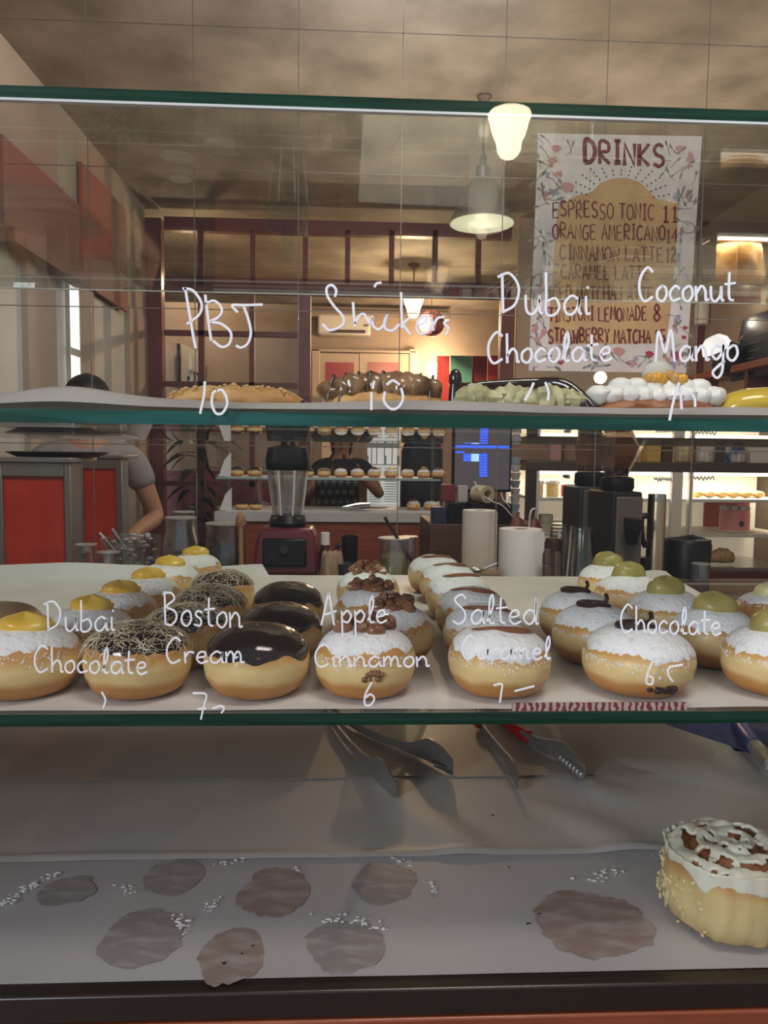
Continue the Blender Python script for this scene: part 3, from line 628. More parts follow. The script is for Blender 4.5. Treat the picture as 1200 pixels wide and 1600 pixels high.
# -------- donuts
PROF = [(.0, .060), (.013, .0592), (.026, .0560), (.037, .0492), (.0437, .0400), (.0460, .0300), (.0448, .0185), (.0398, .0075), (.033, .0015), (.026, 0.0), (0, 0)]
PP = [(q.x, q.y) for q in cr([Vector((a_, b_, 0)) for a_, b_ in PROF], 10)]
_l = [0]
for i in range(1, len(PP)): _l.append(_l[-1]+hypot(PP[i][0]-PP[i-1][0], PP[i][1]-PP[i-1][1]))
def prof(u):
    s_ = u*_l[-1]
    for i in range(1, len(PP)):
        if _l[i] >= s_:
            k = (s_-_l[i-1])/(_l[i]-_l[i-1]+1e-12); return (PP[i-1][0]+(PP[i][0]-PP[i-1][0])*k, PP[i-1][1]+(PP[i][1]-PP[i-1][1])*k)
    return PP[-1]
def dsurf(u, t, seed, h=0.0, sx=1.0):
    u = min(max(u, 0.0), 1.0); r, z = prof(u); e = .01; r1, z1 = prof(max(u-e, 0)); r2, z2 = prof(min(u+e, 1)); tx, tz = r2-r1, z2-z1; L_ = hypot(tx, tz)+1e-9
    nr, nz = -tz/L_, tx/L_; nr, nz = (-nr, -nz) if nz*(.5-u) < 0 and abs(u-.5) > .25 else (nr, nz)
    if nr < 0: nr, nz = -nr, -nz
    if u < .02: nr, nz = 0, 1
    g = 1+.045*fbm((cos(t)*.9, sin(t)*.9, z*18), 1, seed); q = (r*g+nr*h)
    return Vector((q*cos(t)*sx, q*sin(t), z*(1+.05*fbm((cos(t)*.8, sin(t)*.8, 5), 1, seed))+nz*h))
def dough(parent, seed):
    b = MB(); n, m_ = 56, 40; vs = []; fs = []
    for i in range(m_+1):
        for j in range(n): vs.append(dsurf(i/m_, 2*pi*j/n, seed, .0006*fbm((j*.5, i*.4, 0), 1, seed)))
    for i in range(m_):
        for j in range(n): a_ = i*n+j; c_ = i*n+(j+1) % n; fs.append((a_, c_, c_+n, a_+n))
    return b.add(vs, fs).build('dough', DOUGH, parent)
def cap(parent, name, m_, seed, ue, uj, th, rag=0.0, flakes=0, n=120, rings=16, drip=None, inner=0.0):
    b = MB(); vs = []; fs = []; rnd = random.Random(seed)
    for j in range(n):
        t = 2*pi*j/n; e = ue+uj*fbm((cos(t)*1.6, sin(t)*1.6, 9), 1, seed)+uj*.5*fbm((cos(t)*4, sin(t)*4, 2), 1, seed)+rag*rnd.uniform(-1, 1)
        if drip: e += drip(t)
        for i in range(rings+1):
            k = i/rings; h = th*(1-k**6)**.5 if k < 1 else -.0004
            h += th*.35*fbm((cos(t)*k*4, sin(t)*k*4, 3), 1, seed)*(1-k)
            vs.append(dsurf(inner+(e-inner)*k, t, seed, h))
    w = rings+1
    for j in range(n):
        for i in range(rings): a_ = j*w+i; c_ = ((j+1) % n)*w+i; fs.append((a_, a_+1, c_+1, c_))
    b.add(vs, fs)
    for k in range(flakes):
        t = rnd.uniform(0, 2*pi); u = ue+uj*.3+abs(rnd.gauss(0, .035)); p = dsurf(u, t, seed, .0003); s_ = rnd.uniform(.0004, .0012)
        q1 = dsurf(u+.006, t, seed, .0003)-p; q2 = dsurf(u, t+.02, seed, .0003)-p; q1 = q1.normalized()*s_; q2 = q2.normalized()*s_; nn = q2.cross(q1).normalized()*s_*.5
        b.add([p-q1, p+q2*.9, p+q1*1.1, p-q2, p+nn], [(0, 1, 4), (1, 2, 4), (2, 3, 4), (3, 0, 4)])
    return b.build(name, m_, parent)
def dollop(parent, name, m_, rx, ry, h, z, dx=0, dy=0, swirl=.12, peak=.25, seed=0):
    b = MB()
    pr = [(1.0*rx*s_, hh*h) for s_, hh in ((.80, -.12), (.97, .0), (1.0, .18), (.97, .42), (.86, .68), (.66, .86), (.40, .96), (.16, 1.0+peak*.5), (0.001, 1.0+peak))]
    pr = [(q.x, q.y) for q in cr([Vector((a_, b_, 0)) for a_, b_ in pr], 4)]
    def f(p, t, k): 
        g = 1+swirl*.5*sin(t*1+p.z*420)+.05*fbm((cos(t), sin(t), p.z*60), 1.5, seed); return Vector((p.x*g+dx, p.y*g*ry/rx+dy, p.z+z+.0012*sin(3*t+p.z*200)))
    return b.lathe(pr, (0, 0, 0), 36, 0, fn=f).build(name, m_, parent)
GRP = {}
def mk_yellow(seed):
    t = thing('custard_donut', '', 'donut'); dough(t, seed); cap(t, 'sugar_dusting', SUGAR, seed, .36, .06, .0013, .012, 300); dollop(t, 'custard_dollop', CUSTARD, .0225, .019, .0140, .0575, .002, 0, .10, .06, seed); return t
def mk_shred(seed):
    t = thing('shredded_chocolate_donut', '', 'donut'); dough(t, seed); cap(t, 'chocolate_glaze', CHOC, seed, .37, .05, .0016)
    b = MB(); rnd = random.Random(seed*7)
    for k in range(460):
        th_ = rnd.uniform(0, 2*pi); u = .38*math.sqrt(rnd.uniform(0, 1.08)); c = dsurf(u, th_, seed, .0024); a_ = rnd.uniform(0, 2*pi); L_ = rnd.uniform(.006, .016); d = Vector((cos(a_), sin(a_), 0)); bend = rnd.uniform(-.5, .5)
        sl = (dsurf(min(u+.02, 1), th_, seed)-dsurf(u, th_, seed)); sl = sl.normalized(); tang = Vector((-sin(th_), cos(th_), 0)); dd = (sl*cos(a_)+tang*sin(a_)).normalized(); nn = sl.cross(tang); nn = nn if nn.z > 0 else -nn; ee = dd.cross(nn)
        pts = [c+dd*L_*(s_-.5)+ee*bend*L_*(s_-.5)**2*2+nn*(.0012*rnd.random()-.004*(s_-.5)**2) for s_ in (0, .25, .5, .75, 1)]
        b.tube(pts, rnd.uniform(.00018, .00030), 4)
    o = b.build('pastry_strands', STRAND, t); o['kind'] = 'stuff'; return t
def mk_choc(seed):
    t = thing('chocolate_glazed_donut', '', 'donut'); dough(t, seed); cap(t, 'chocolate_glaze', CHOC, seed, .43, .06, .0020); return t
def mk_apple(seed):
    t = thing('apple_donut', '', 'donut'); dough(t, seed); cap(t, 'sugar_dusting', SUGAR, seed, .38, .07, .0014, .012, 300); b = MB(); rnd = random.Random(seed)
    for k in range(38):
        a_ = rnd.uniform(0, 2*pi); r_ = .0225*math.sqrt(rnd.random()); zz = .060+.018*(1-r_/.025)*rnd.random(); s_ = rnd.uniform(.0045, .0085); sd = rnd.random()*50
        b.ball((r_*cos(a_)*1.15, r_*sin(a_), zz), (s_*rnd.uniform(.7, 1.3), s_*rnd.uniform(.6, 1.1), s_*rnd.uniform(.6, 1)), 8, 6, fn=lambda q, p, sd=sd: q*(1+.5*fbm(p, 1.6, sd)))
    b.build('apple_chunks', NUTS, t)
    b = MB(); c = dsurf(.50, -pi/2+.15, seed); 
    for k in range(16): b.ball(c+Vector((rnd.gauss(0, .0042), .0006, rnd.gauss(0, .003))), rnd.uniform(.002, .004), 8, 6)
    b.build('filling', NUTS, t); return t
def mk_salted(seed):
    t = thing('caramel_donut', '', 'donut'); dough(t, seed); cap(t, 'sugar_dusting', SUGAR, seed, .39, .06, .0016, .012, 300)
    b = MB(); pts = [Vector((-.026, -.006, .0585)), Vector((-.012, -.013, .0598)), Vector((.006, -.016, .0596)), Vector((.022, -.012, .0580)), Vector((.031, -.003, .0548))]; c = cr(pts, 6); n_ = len(c)
    b.tube([q+Vector((0, 0, .0005)) for q in c], [.0006+.0032*sin(pi*i/(n_-1)) for i in range(n_)], 8); b.build('caramel_slit', CARAMEL, t)
    return t
def mk_filled(seed):
    t = thing('chocolate_filled_donut', '', 'donut'); dough(t, seed); cap(t, 'sugar_dusting', SUGAR, seed, .41, .06, .0016, .014, 360)
    b = MB(); c = [Vector((.017*cos(a_), .010*sin(a_)-.002, .0612)) for a_ in [pi*.2+2*pi*k/20*.85 for k in range(20)]]
    b.tube(c, [.0022+.0018*sin(pi*k/19) for k in range(20)], 8); b.tube(cr([(.010, .003, .062), (.013, .004, .067), (.011, .001, .072)]), .0022, 8); b.ball((0, 0, .059), (.013, .008, .003), 14, 8); b.build('chocolate_cream', CHOCM, t)
    b = MB(); rnd = random.Random(seed); q = dsurf(.62, -pi/2+.14, seed)
    for k in range(26): b.ball(q+Vector((rnd.gauss(0, .0045), .0006, rnd.gauss(0, .0018))), rnd.uniform(.0016, .0034), 8, 6)
    b.build('filling', CHOCM, t); return t
def mk_pista(seed):
    t = thing('pistachio_donut', '', 'donut'); dough(t, seed); cap(t, 'sugar_dusting', SUGAR, seed, .40, .06, .0014, .014, 300); dollop(t, 'pistachio_dollop', PISTA, .0235, .019, .0215, .0565, .0, 0, .02, .02, seed); return t
MK = dict(Y=mk_yellow, B=mk_shred, C=mk_choc, A=mk_apple, S=mk_salted, K=mk_filled, P=mk_pista)
GR = dict(Y='custard donuts', B='shredded chocolate donuts', C='chocolate glazed donuts', A='apple donuts', S='caramel donuts', K='chocolate filled donuts', P='pistachio donuts')
ORD = ['first', 'second', 'third', 'fourth', 'fifth', 'sixth']
DESC = dict(Y='sugared donut with a yellow custard dollop', B='donut with chocolate glaze and pale shredded strands', C='donut with smooth dark chocolate glaze', A='sugared donut topped with dark apple chunks',
            S='sugared donut with a caramel slit', K='sugared donut with dark chocolate cream and a filled hole', P='sugared donut with a green pistachio dollop')
# (picture column of the bun, picture row of the top of its dough, size)
ROWS = dict(
    Y=[(36, 980, 1.12), (140, 955, 1.0), (185, 926, 1.0), (229, 899, 1.0), (264, 879, 1.0), (303, 864, 1.0)],
    B=[(216, 990, 1.10), (290, 945, 1.0), (328, 915, 1.0), (346, 892, 1.0)],
    C=[(402, 980, 1.09), (437, 942, 1.0), (450, 910, 1.0)],
    A=[(572, 980, 1.04), (617, 944, .96), (581, 916, .98), (575, 890, .98)],
    S=[(780, 970, 1.08), (756, 944, .98), (737, 917, 1.0), (716, 895, 1.0), (700, 879, .98), (679, 867, .98)],
    K=[(997, 978, 1.15), (930, 946, 1.02), (902, 921, 1.0)],
    P=[(1212, 980, 1.05), (1116, 955, 1.0), (1040, 920, 1.0), (982, 896, 1.0), (950, 879, 1.0)])
ZS = ZM+.0030
PROTO = {}
for kd in 'YBCASKP':
    protos = [MK[kd](ord(kd)+1), MK[kd](ord(kd)+40)] if len(ROWS[kd]) > 3 else [MK[kd](ord(kd)+1)]
    PROTO[kd] = protos; prev = None; used = [False]*len(protos)
    for i, (x, y, s_) in enumerate(ROWS[kd]):
        h = .060*s_; p = atz(x, y, ZS+h); p.y = max(p.y-.012, .006+.0485*s_); d0 = (p-CAMP).length
        p.x = at(x, y, p.y).x
        if prev is not None:
            need = .0465*(s_+prev[2])
            while hypot(p.x-prev[0], p.y-prev[1]) < need: p.y += .001; p.x = at(x, y, p.y).x
        prev = (p.x, p.y, s_); loc = (p.x, p.y, ZS); rz = 0.0 if i == 0 else random.Random(i*7+ord(kd)).uniform(-.5, .5)
        if kd in 'AKS' : rz *= .5
        lb = DESC[kd]+', '+ORD[i]+' from the front glass' if i else DESC[kd]+', frontmost of its row'
        k = i % len(protos)
        if not used[k]:
            o = protos[k]; used[k] = True; o.location = loc; o.rotation_euler = (0, 0, rz); o.scale = (s_, s_, min(s_, 1.02)); o['label'] = lb; o['group'] = GR[kd]
        else: dup(protos[k], lb, loc, rz, s_, GR[kd])
# pale cream donut and plain bun at the ends
t = thing('cream_donut', 'sugared donut with a pale yellowish cream dollop beyond the pistachio row', 'donut'); dough(t, 301); cap(t, 'sugar_dusting', SUGAR, 301, .28, .05, .0012, .012, 240); dollop(t, 'cream_dollop', PISTAL, .021, .017, .017, .057, 0, 0, .02, .15, 3)
p = atz(1197, 925, ZS+.06); t.location = (p.x, p.y-.012, ZS)
t = thing('plain_donut', 'plain tan glazed donut behind the frontmost yellow custard donut', 'donut'); dough(t, 305); cap(t, 'glaze', mat('tan_glaze', (.46, .31, .18), .45, col2=(.36, .2, .09), scale=20), 305, .36, .05, .0012); p = atz(6, 943, ZS+.058); t.location = (p.x, p.y-.012, ZS)

# -------- pastries on the upper shelf
def loaf(x0, x1, ytop, Y, zb, name, label, cat='pastry', m_=ECLAIR, seed=1, hgt=None, dep=.028):
    a_ = at(x0, 640, Y); c_ = at(x1, 640, Y); L_ = (c_.x-a_.x); h = hgt or (at(.5*(x0+x1), ytop, Y).z-zb)
    t = thing(name, label, cat, ((a_.x+c_.x)/2, Y, zb)); n, m2 = 64, 24; vs = []; fs = []
    for i in range(n+1):
        u = i/n*2-1; e = (1-abs(u)**3.2)**.5 if abs(u) < 1 else 0
        for j in range(m2):
            ph = 2*pi*j/m2; y_ = cos(ph)*dep*e; z_ = (sin(ph)*.5+.5)*h*e**.8
            g = 1+.08*fbm((u*3, cos(ph), sin(ph)), 1.5, seed)+.03*fbm((u*14, cos(ph)*3, sin(ph)*3), 1.5, seed)
            vs.append((u*L_/2, y_*g, max(z_*g, 0)))
    for i in range(n):
        for j in range(m2): q = i*m2+j; r_ = i*m2+(j+1) % m2; fs.append((q, r_, r_+m2, q+m2))
    MB().add(vs, fs).build('choux_body', m_, t); return t, L_, h
ZP = ZU+.0022
t, L_, h = loaf(254, 484, 604, .085, ZP, 'eclair', 'golden crumb covered eclair beneath the three letter marking', seed=3)
b = MB(); rnd = random.Random(2)
for k in range(150):
    u = rnd.uniform(-.85, .85); s_ = rnd.uniform(.0006, .0018); b.ball((u*L_/2, -rnd.uniform(.0, .024), h*(.75+.25*rnd.random())*(1-abs(u)**3.2)**.5), (s_*1.6, s_, s_), 6, 4)
b.build('crumbs', mat('peanut_crumb', (.62, .38, .15), .6), t)['kind'] = 'stuff'
b = MB().ball((L_*.47, -.012, .010), (.006, .005, .004), 10, 6).ball((L_*.485, -.014, .007), (.004, .004, .003)); b.build('jam_filling', mat('dark_jam', (.035, .012, .014), .25), t)
t, L_, h = loaf(500, 705, 612, .085, ZP, 'eclair', 'eclair topped with glossy chocolate and caramel lumps', seed=5)
b = MB()
for k in range(10):
    u = -.84+1.5*k/9; e_ = 1-.55*abs(u-.05)**2; sd = k*3; b.ball((u*L_/2, rnd.uniform(-.010, .002), h*.80+.008*e_), (.0135, .016, .0165*e_), 18, 12, fn=lambda q, p, sd=sd: q*(1+.28*fbm(p, 1.1, sd)))
b.build('caramel_nougat', mat('caramel_nougat', (.30, .17, .075), .22, col2=(.10, .04, .017), scale=45, lo=.4, hi=.62, coat=.5), t)
b = MB()
for k in range(9):
    u = -.8+1.5*k/8; b.tube(cr([(u*L_/2+.003, .012, h+.012), (u*L_/2, -.006, h+.0185*(1-.4*u*u)), (u*L_/2-.005, -.020, h*.7), (u*L_/2-.008+.004*rnd.random(), -.027, h*.35)]), [.0011]*8+[.0014]*16+[.0010], 6)
b.build('chocolate_drizzle', CHOCM, t)
t, L_, h = loaf(706, 922, 618, .085, ZP, 'eclair', 'eclair piled with green pistachio paste and chocolate', seed=7)
b = MB()
for k in range(15):
    u = -.84+1.5*k/14; sd = k+30; b.ball((u*L_/2, rnd.uniform(-.020, -.012), h*.70), (.0120, .014, .0125+.0025*sin(k*1.3)), 14, 9, fn=lambda q, p, sd=sd: q*(1+.45*fbm(p, 1.9, sd)+.12*fbm(p, 6, sd)))
b.build('pistachio_topping', GREENCRUMB, t)
b = MB(); c = cr([(-.50*L_, -.010, .008), (-.485*L_, -.006, h+.018), (-.44*L_, .004, h+.008), (-.2*L_, .010, h+.011), (.1*L_, .010, h+.013), (.30*L_, .0, h+.011), (.43*L_, -.012, h*.75), (.485*L_, -.020, h*.2)], 6); n_ = len(c)
b.tube(c, [.0055-.001*sin(6*k/n_) for k in range(n_)], 10); b.ball((-.487*L_, -.008, h+.014), (.0065, .006, .010), 12, 8)
b.tube(cr([(.30*L_, .0, h+.008), (.37*L_, -.02, h*.8), (.40*L_, -.028, h*.3)]), .0045, 8); b.build('chocolate_glaze', CHOC, t)
t, L_, h = loaf(916, 1128, 622, .085, ZP, 'eclair', 'brown eclair piped with white cream and orange fruit', m_=mat('brown_choux', (.33, .12, .045), .5, col2=(.25, .08, .03), scale=25), seed=9)
b = MB()
for k in range(9):
    u = -.86+1.66*k/8; sd = k+60; b.ball((u*L_/2, -.006, h*.9+.003), (.0125, .017, .0105), 16, 10, fn=lambda q, p, sd=sd: q*(1+.22*fbm(p, 1.6, sd)))
for k in range(6):
    u = -.5+1.15*k/5; b.ball((u*L_/2, .002, h+.012), (.012, .012, .008), 14, 8)
b.build('whipped_cream', WHIP, t)
b = MB()
for k in range(9): b.ball((L_*(.0+.03*(k-2)), -.004+rnd.uniform(-.004, .004), h+.019+rnd.uniform(-.002, .003)), rnd.uniform(.0045, .007), 8, 6)
b.build('mango_pieces', mat('mango', (.72, .36, .03), .35, col2=(.45, .25, .08), scale=60), t)
MB().ball((L_*.03, .004, h+.024), (.0165, .009, .013), 18, 10).build('coconut_meringue', mat('pale_meringue', (.55, .54, .47), .6), t)
t, L_, h = loaf(1112, 1330, 612, .085, ZP, 'eclair', 'yellow glazed eclair at the shelf end beside the cream one', seed=11, hgt=.030)
b = MB(); vs = []; fs = []
def yl(u, v):
    uu = u*2-1; e = (1-abs(uu)**3.2)**.5 if abs(uu) < 1 else 0; ph = -.5+v*(pi+1.0); return (uu*L_/2, -cos(ph)*.0295*e, (sin(ph)*.5+.5)*.033*e**.8+.001)
b.grid(yl, 40, 20); b.build('lemon_glaze', mat('yellow_glaze', (.62, .43, .05), .2, coat=.4), t)

# -------- tongs on the deck
def tong_path(pts, z): return [atz(x, y, z0) for (x, y), z0 in zip(pts, z)]
def tong_arm(b, pts, hgt, th=.0016):
    P = cr(pts, 6); n_ = len(P); H = cr([Vector((h_, 0, 0)) for h_ in hgt], 6); vs = []; fs = []
    for i, q in enumerate(P):
        t = (P[min(i+1, n_-1)]-P[max(i-1, 0)]); t.z = 0; t.normalize(); sd = Vector((-t.y, t.x, 0))*th; hh = max(H[i].x, .001)
        vs += [q-sd, q+sd, q+sd*(1.6)+Vector((0, 0, hh*.5)), q+sd+Vector((0, 0, hh)), q-sd+Vector((0, 0, hh)), q-sd*.2+Vector((0, 0, hh*.5))]
    for i in range(n_-1):
        for j in range(6): fs.append((i*6+j, i*6+(j+1) % 6, (i+1)*6+(j+1) % 6, (i+1)*6+j))
    fs += [tuple(range(5, -1, -1)), tuple((n_-1)*6+j for j in range(6))]
    return b.add(vs, fs)
zt_ = ZD+.0070
TL = tong_path([(500, 1092), (524, 1140), (568, 1195), (595, 1226), (618, 1247)], [zt_+.003]*5)
TR = tong_path([(505, 1092), (548, 1135), (630, 1172), (672, 1190), (706, 1212)], [zt_+.003]*5)
t = thing('tongs', 'plain steel tongs with flat slotted heads on the case floor', 'tongs', (TL[0].x, TL[0].y, zt_)); o_ = Vector(t.location)
tong_arm(MB(), [q-o_ for q in TL], [.012, .013, .018, .038, .022]).build('arm', STEELD, t)
ra = tong_arm(MB(), [q-o_ for q in TR], [.011, .012, .015, .036, .026]).build('arm', STEELD, t)
b = MB()
for k in range(4):
    a_ = atz(668+3*k, 1170+8*k, zt_+.012)-o_; c_ = atz(702+1.5*k, 1182+8*k, zt_+.012)-o_; b.tube([a_+Vector((.0, -.006, 0)), c_+Vector((0, -.006, 0))], .0012, 6)
b.build('slot', mat('dark_slot', (.05, .045, .04), .5), ra)
MB().ball(Vector((0, .002, .008)), (.010, .012, .010)).build('hinge', STEELD, t)
TL = tong_path([(742, 1092), (752, 1138), (785, 1185), (800, 1212), (810, 1234)], [zt_+.003]*5)
TR = tong_path([(755, 1092), (795, 1138), (838, 1168), (880, 1190), (912, 1216)], [zt_+.003]*5)
t = thing('tongs', 'tongs with red grip and scalloped steel heads on the case floor', 'tongs', (TL[0].x, TL[0].y, zt_)); o_ = Vector(t.location)
tong_arm(MB(), [q-o_ for q in TL], [.012, .013, .016, .024, .012]).build('arm', STEELD, t)
tong_arm(MB(), [q-o_ for q in TR], [.012, .014, .018, .030, .022]).build('arm', STEELD, t)
b = MB()
for k in range(7):
    for P_, sgn in ((TR, 1),):
        u = k/6; q = P_[3].lerp(P_[4], u)-o_; b.ball(q+Vector((-.004, -.004, .006)), (.0055, .003, .007), 10, 6)
b.build('scalloped_edge', STEELD, t)
tong_arm(MB(), [TR[0]-o_+Vector((0, -.001, -.001)), TR[1]-o_+Vector((0, -.001, -.001)), (TR[1].lerp(TR[2], .75))-o_+Vector((0, -.001, -.001))], [.017, .019, .021], .0042).build('grip', REDH, t)
MB().ball(TL[1]-o_+Vector((-.004, .006, .01)), (.009, .010, .012)).build('grip', REDH, t)
# -------- blue cloth and brush past the paper edge
p = atz(1150, 1170, ZD); BLUEC = mat('dark_blue_cloth', (0.035, 0.04, 0.10), 0.6, col2=(.06, .065, .15), scale=25, bump=.2)
c0 = Vector((p.x+.015, p.y-.01, ZD))
def clothf(u, v):
    x = (u-.5)*.13; y = (v-.5)*.30; return (x+.35*y*-.0, y, .004+.024*max(0, sin(pi*u))*sin(pi*min(max(v, .02), .98))**.5*(1+.5*fbm((x*25, y*14, 2))))
o = MB().grid(clothf, 40, 50, th=.003).build('blue_cloth', BLUEC, loc=c0+Vector((.046, .02, .003))); o.rotation_euler = (0, 0, .62); tag(o, 'folded dark blue cloth beside the paper edge on the case floor', 'cloth')
t = thing('pastry_brush', 'blue handled brush with a silver head beside the dark blue cloth', 'brush', atz(1178, 1160, ZD+.034)); o_ = Vector(t.location)
A_ = atz(1160, 1138, ZD+.03)-o_; B_ = atz(1180, 1166, ZD+.03)-o_; C_ = atz(1205, 1195, ZD+.028)-o_
MB().tube(cr([A_+(A_-B_)*1.0, A_, B_]), [.008, .009, .010, .011, .012, .012, .013, .013, .013, .013, .0135, .0135, .0135, .0135, .0135, .0135, .013][:17], 12).build('handle', mat('blue_handle', (.03, .055, .22), .35), t)
MB().tube([B_, B_.lerp(C_, .5), C_], [.012, .0125, .010], 12).build('ferrule', mat('glitter_silver', (.5, .49, .46), .35, .8, bump=1, bscale=300), t)
# -------- iced cinnamon bun
R_ = .064; bx = at(1034, 1430, .078).x+R_*1.09
t = thing('cinnamon_bun', 'iced cinnamon bun with melting white frosting on the case floor', 'pastry', (bx, .078, ZD+.004))
BUN = zramp('bun_dough', [(0, (.50, .36, .15)), (.30, (.66, .52, .26)), (.62, (.62, .46, .20)), (.80, (.45, .20, .06)), (1, (.17, .045, .02))], .080, .5, 22, .30, .3)
def spiral(r, a): return (r/R_*3.2 - a/(2*pi)) % 1.0
def bunz(r, a): return .0785-.010*(r/R_)**4-.0075*(1-abs(2*spiral(r, a)-1))**2.2
def bung(a, z): return 1+.09*fbm((cos(a)*2, sin(a)*2, z*18), 1, 4)+.05*fbm((cos(a)*6, sin(a)*6, z*60), 1, 6)-.07*max(0, fbm((cos(a)*2.6, sin(a)*2.6, z*22), 1, 14))+.015*fbm((cos(a)*16, sin(a)*16, z*200), 1, 3)
b = MB(); n, m2 = 110, 44; vs = []; fs = []
side = [(.62, 0), (.84, .001), (.95, .006), (1.0, .018), (1.01, .034), (.985, .050), (.955, .062), (.93, .070)]
for j in range(n):
    a_ = 2*pi*j/n
    for (r_, z_) in side: g = bung(a_, z_); vs.append(V3((R_*r_*g*cos(a_), R_*r_*g*sin(a_), z_)))
    for i in range(m2+1):
        r_ = R_*.93*(1-i/m2); g = bung(a_, .070)*(r_/R_)+1*(1-r_/R_); vs.append(V3((r_*g*cos(a_), r_*g*sin(a_), min(bunz(r_, a_), .074+(R_*.93-r_)*1.2))))
w_ = len(side)+m2+1
for j in range(n):
    for i in range(w_-1): q = j*w_+i; r_ = ((j+1) % n)*w_+i; fs.append((q, r_, r_+1, q+1))
b.add(vs, fs); b.build('bun', BUN, t)
b = MB()
for a0, n_ in ((3.2, 26), (3.6, 16), (2.8, 26)):
    for k in range(n_):
        a_ = a0+random.uniform(-.3, .3); z_ = random.uniform(.004, .055); r_ = R_*bung(a_, z_)*1.0; q = V3((r_*cos(a_), r_*sin(a_), z_)); b.ball(q, (random.uniform(.001, .003), random.uniform(.001, .003), random.uniform(.001, .0035)), 8, 5, fn=lambda q, p: q*(1+.4*fbm(p, 2, 3)))
b.build('crumbs', mat('bun_crumb', (.64, .52, .28), .7), t)['kind'] = 'stuff'
FROST = mat('cream_frosting', (.72, .69, .58), .30, col2=(.66, .61, .48), scale=20, coat=.2)
b = MB(); n, m2 = 150, 46; vs = []; fs = []; keep = []
for j in range(n):
    a_ = 2*pi*j/n; e = 1.0+.20*fbm((cos(a_)*2.2, sin(a_)*1.7, 4), 1, 8)+.42*max(0, cos(a_+1.02))**14+.16*max(0, cos(a_+2.25))**10-.10*max(0, cos(a_+1.75))**6
    for i in range(m2+1):
        k = i/m2*e; rr = R_*min(k, .93); g = bung(a_, .07)*(rr/R_)+1-rr/R_
        if k < .93: zz = bunz(rr, a_)*.62+.38*(.0790-.006*(k)**3); zz = min(zz, .0755+(R_*.93-rr)*1.2)
        else: zz = .0735-(k-.93)*.085
        ou = 1.0+(.055 if k > .93 else .055*max(0, (k-.8)/.13))
        h = .0042+.0050*fbm((rr*cos(a_)*42, rr*sin(a_)*42, 1), 1, 2)+.0020*fbm((rr*cos(a_)*110, rr*sin(a_)*110, 1), 1, 2)
        if i == m2: h = -.002
        sp = spiral(rr, a_); hole = fbm((cos(a_)*1.9+5, sin(a_)*1.9, k*2.2), 1.25, 21)
        keep.append(not (hole > -.02 and .24 < sp < .84 and .10 < k < .91))
        vs.append(V3((rr*g*ou*cos(a_), rr*g*ou*sin(a_), zz+h)))
for j in range(n):
    for i in range(m2):
        q = j*(m2+1)+i; r_ = ((j+1) % n)*(m2+1)+i
        if keep[q] and keep[q+1] and keep[r_] and keep[r_+1]: fs.append((q, q+1, r_+1, r_))
b.add(vs, fs); fo = b.build('frosting', FROST, t)
md = fo.modifiers.new('thick', 'SOLIDIFY'); md.thickness = .0042; md.offset = -1; md = fo.modifiers.new('soft', 'SUBSURF'); md.levels = 1; md.render_levels = 1
# ------------------------------------------------------------------ work counter behind the case
ZB = 0.985
def X(px, Y): return at(px, 800, Y).x
def Z(px, py, Y): return at(px, py, Y).z
tag(MB().bb((-1.50, .98, .90), (2.4, YG-.004, ZB-.002), 0).bb((-1.50, 1.0, 0), (2.4, YG-.01, .90), 1).build('work_counter', [mat('counter_top', (.20, .17, .15), .4), mat('counter_front', (.14, .05, .035), .5)], smooth=False), 'long work counter under the blender and coffee grinder', 'counter')
tag(MB().bb((-1.50, YG+.012, .90), (.75, 2.14, ZB-.002), 0).bb((-1.50, YG+.014, 0), (.75, 2.12, .90), 0).build('rear_counter', [mat('ledge_top', (.17, .11, .08), .5)], smooth=False), 'reflected brown counter beyond the tile wall under the smaller paper roll', 'counter')  # added as the work counter's mirror image
def roll(x0, x1, yt, Y, label):
    r = (X(x1, Y)-X(x0, Y))/2; h = Z((x0+x1)/2, yt, Y)-ZB
    t = thing('paper_towel_roll', label, 'paper towel', (X((x0+x1)/2, Y), Y, ZB), group=None)
    MB().lathe([(r*.99, 0), (r, .004), (r, h-.006), (r*.985, h), (r*.34, h), (r*.33, h-.03), (r*.33, .02)], n=40).build('paper', TOWEL, t)
    MB().lathe([(r*.33, .0), (r*.33, h-.001), (r*.30, h-.001), (r*.30, 0)], n=24).build('core', CARD, t)
    b = MB(); b.bb((r*.985, -.004, .003), (r*1.012, .03, h-.004)); o = b.build('loose_sheet', TOWEL, t); o.rotation_euler = (0, 0, -1.1)
    return t
roll(781, 848, 826, 1.25, 'nearer thick roll of white paper towel standing on the work counter')
roll(723, 776, 797, 1.86, 'smaller reflected paper towel roll standing behind the tile joint')  # mirror image of the nearer roll, built as a second one
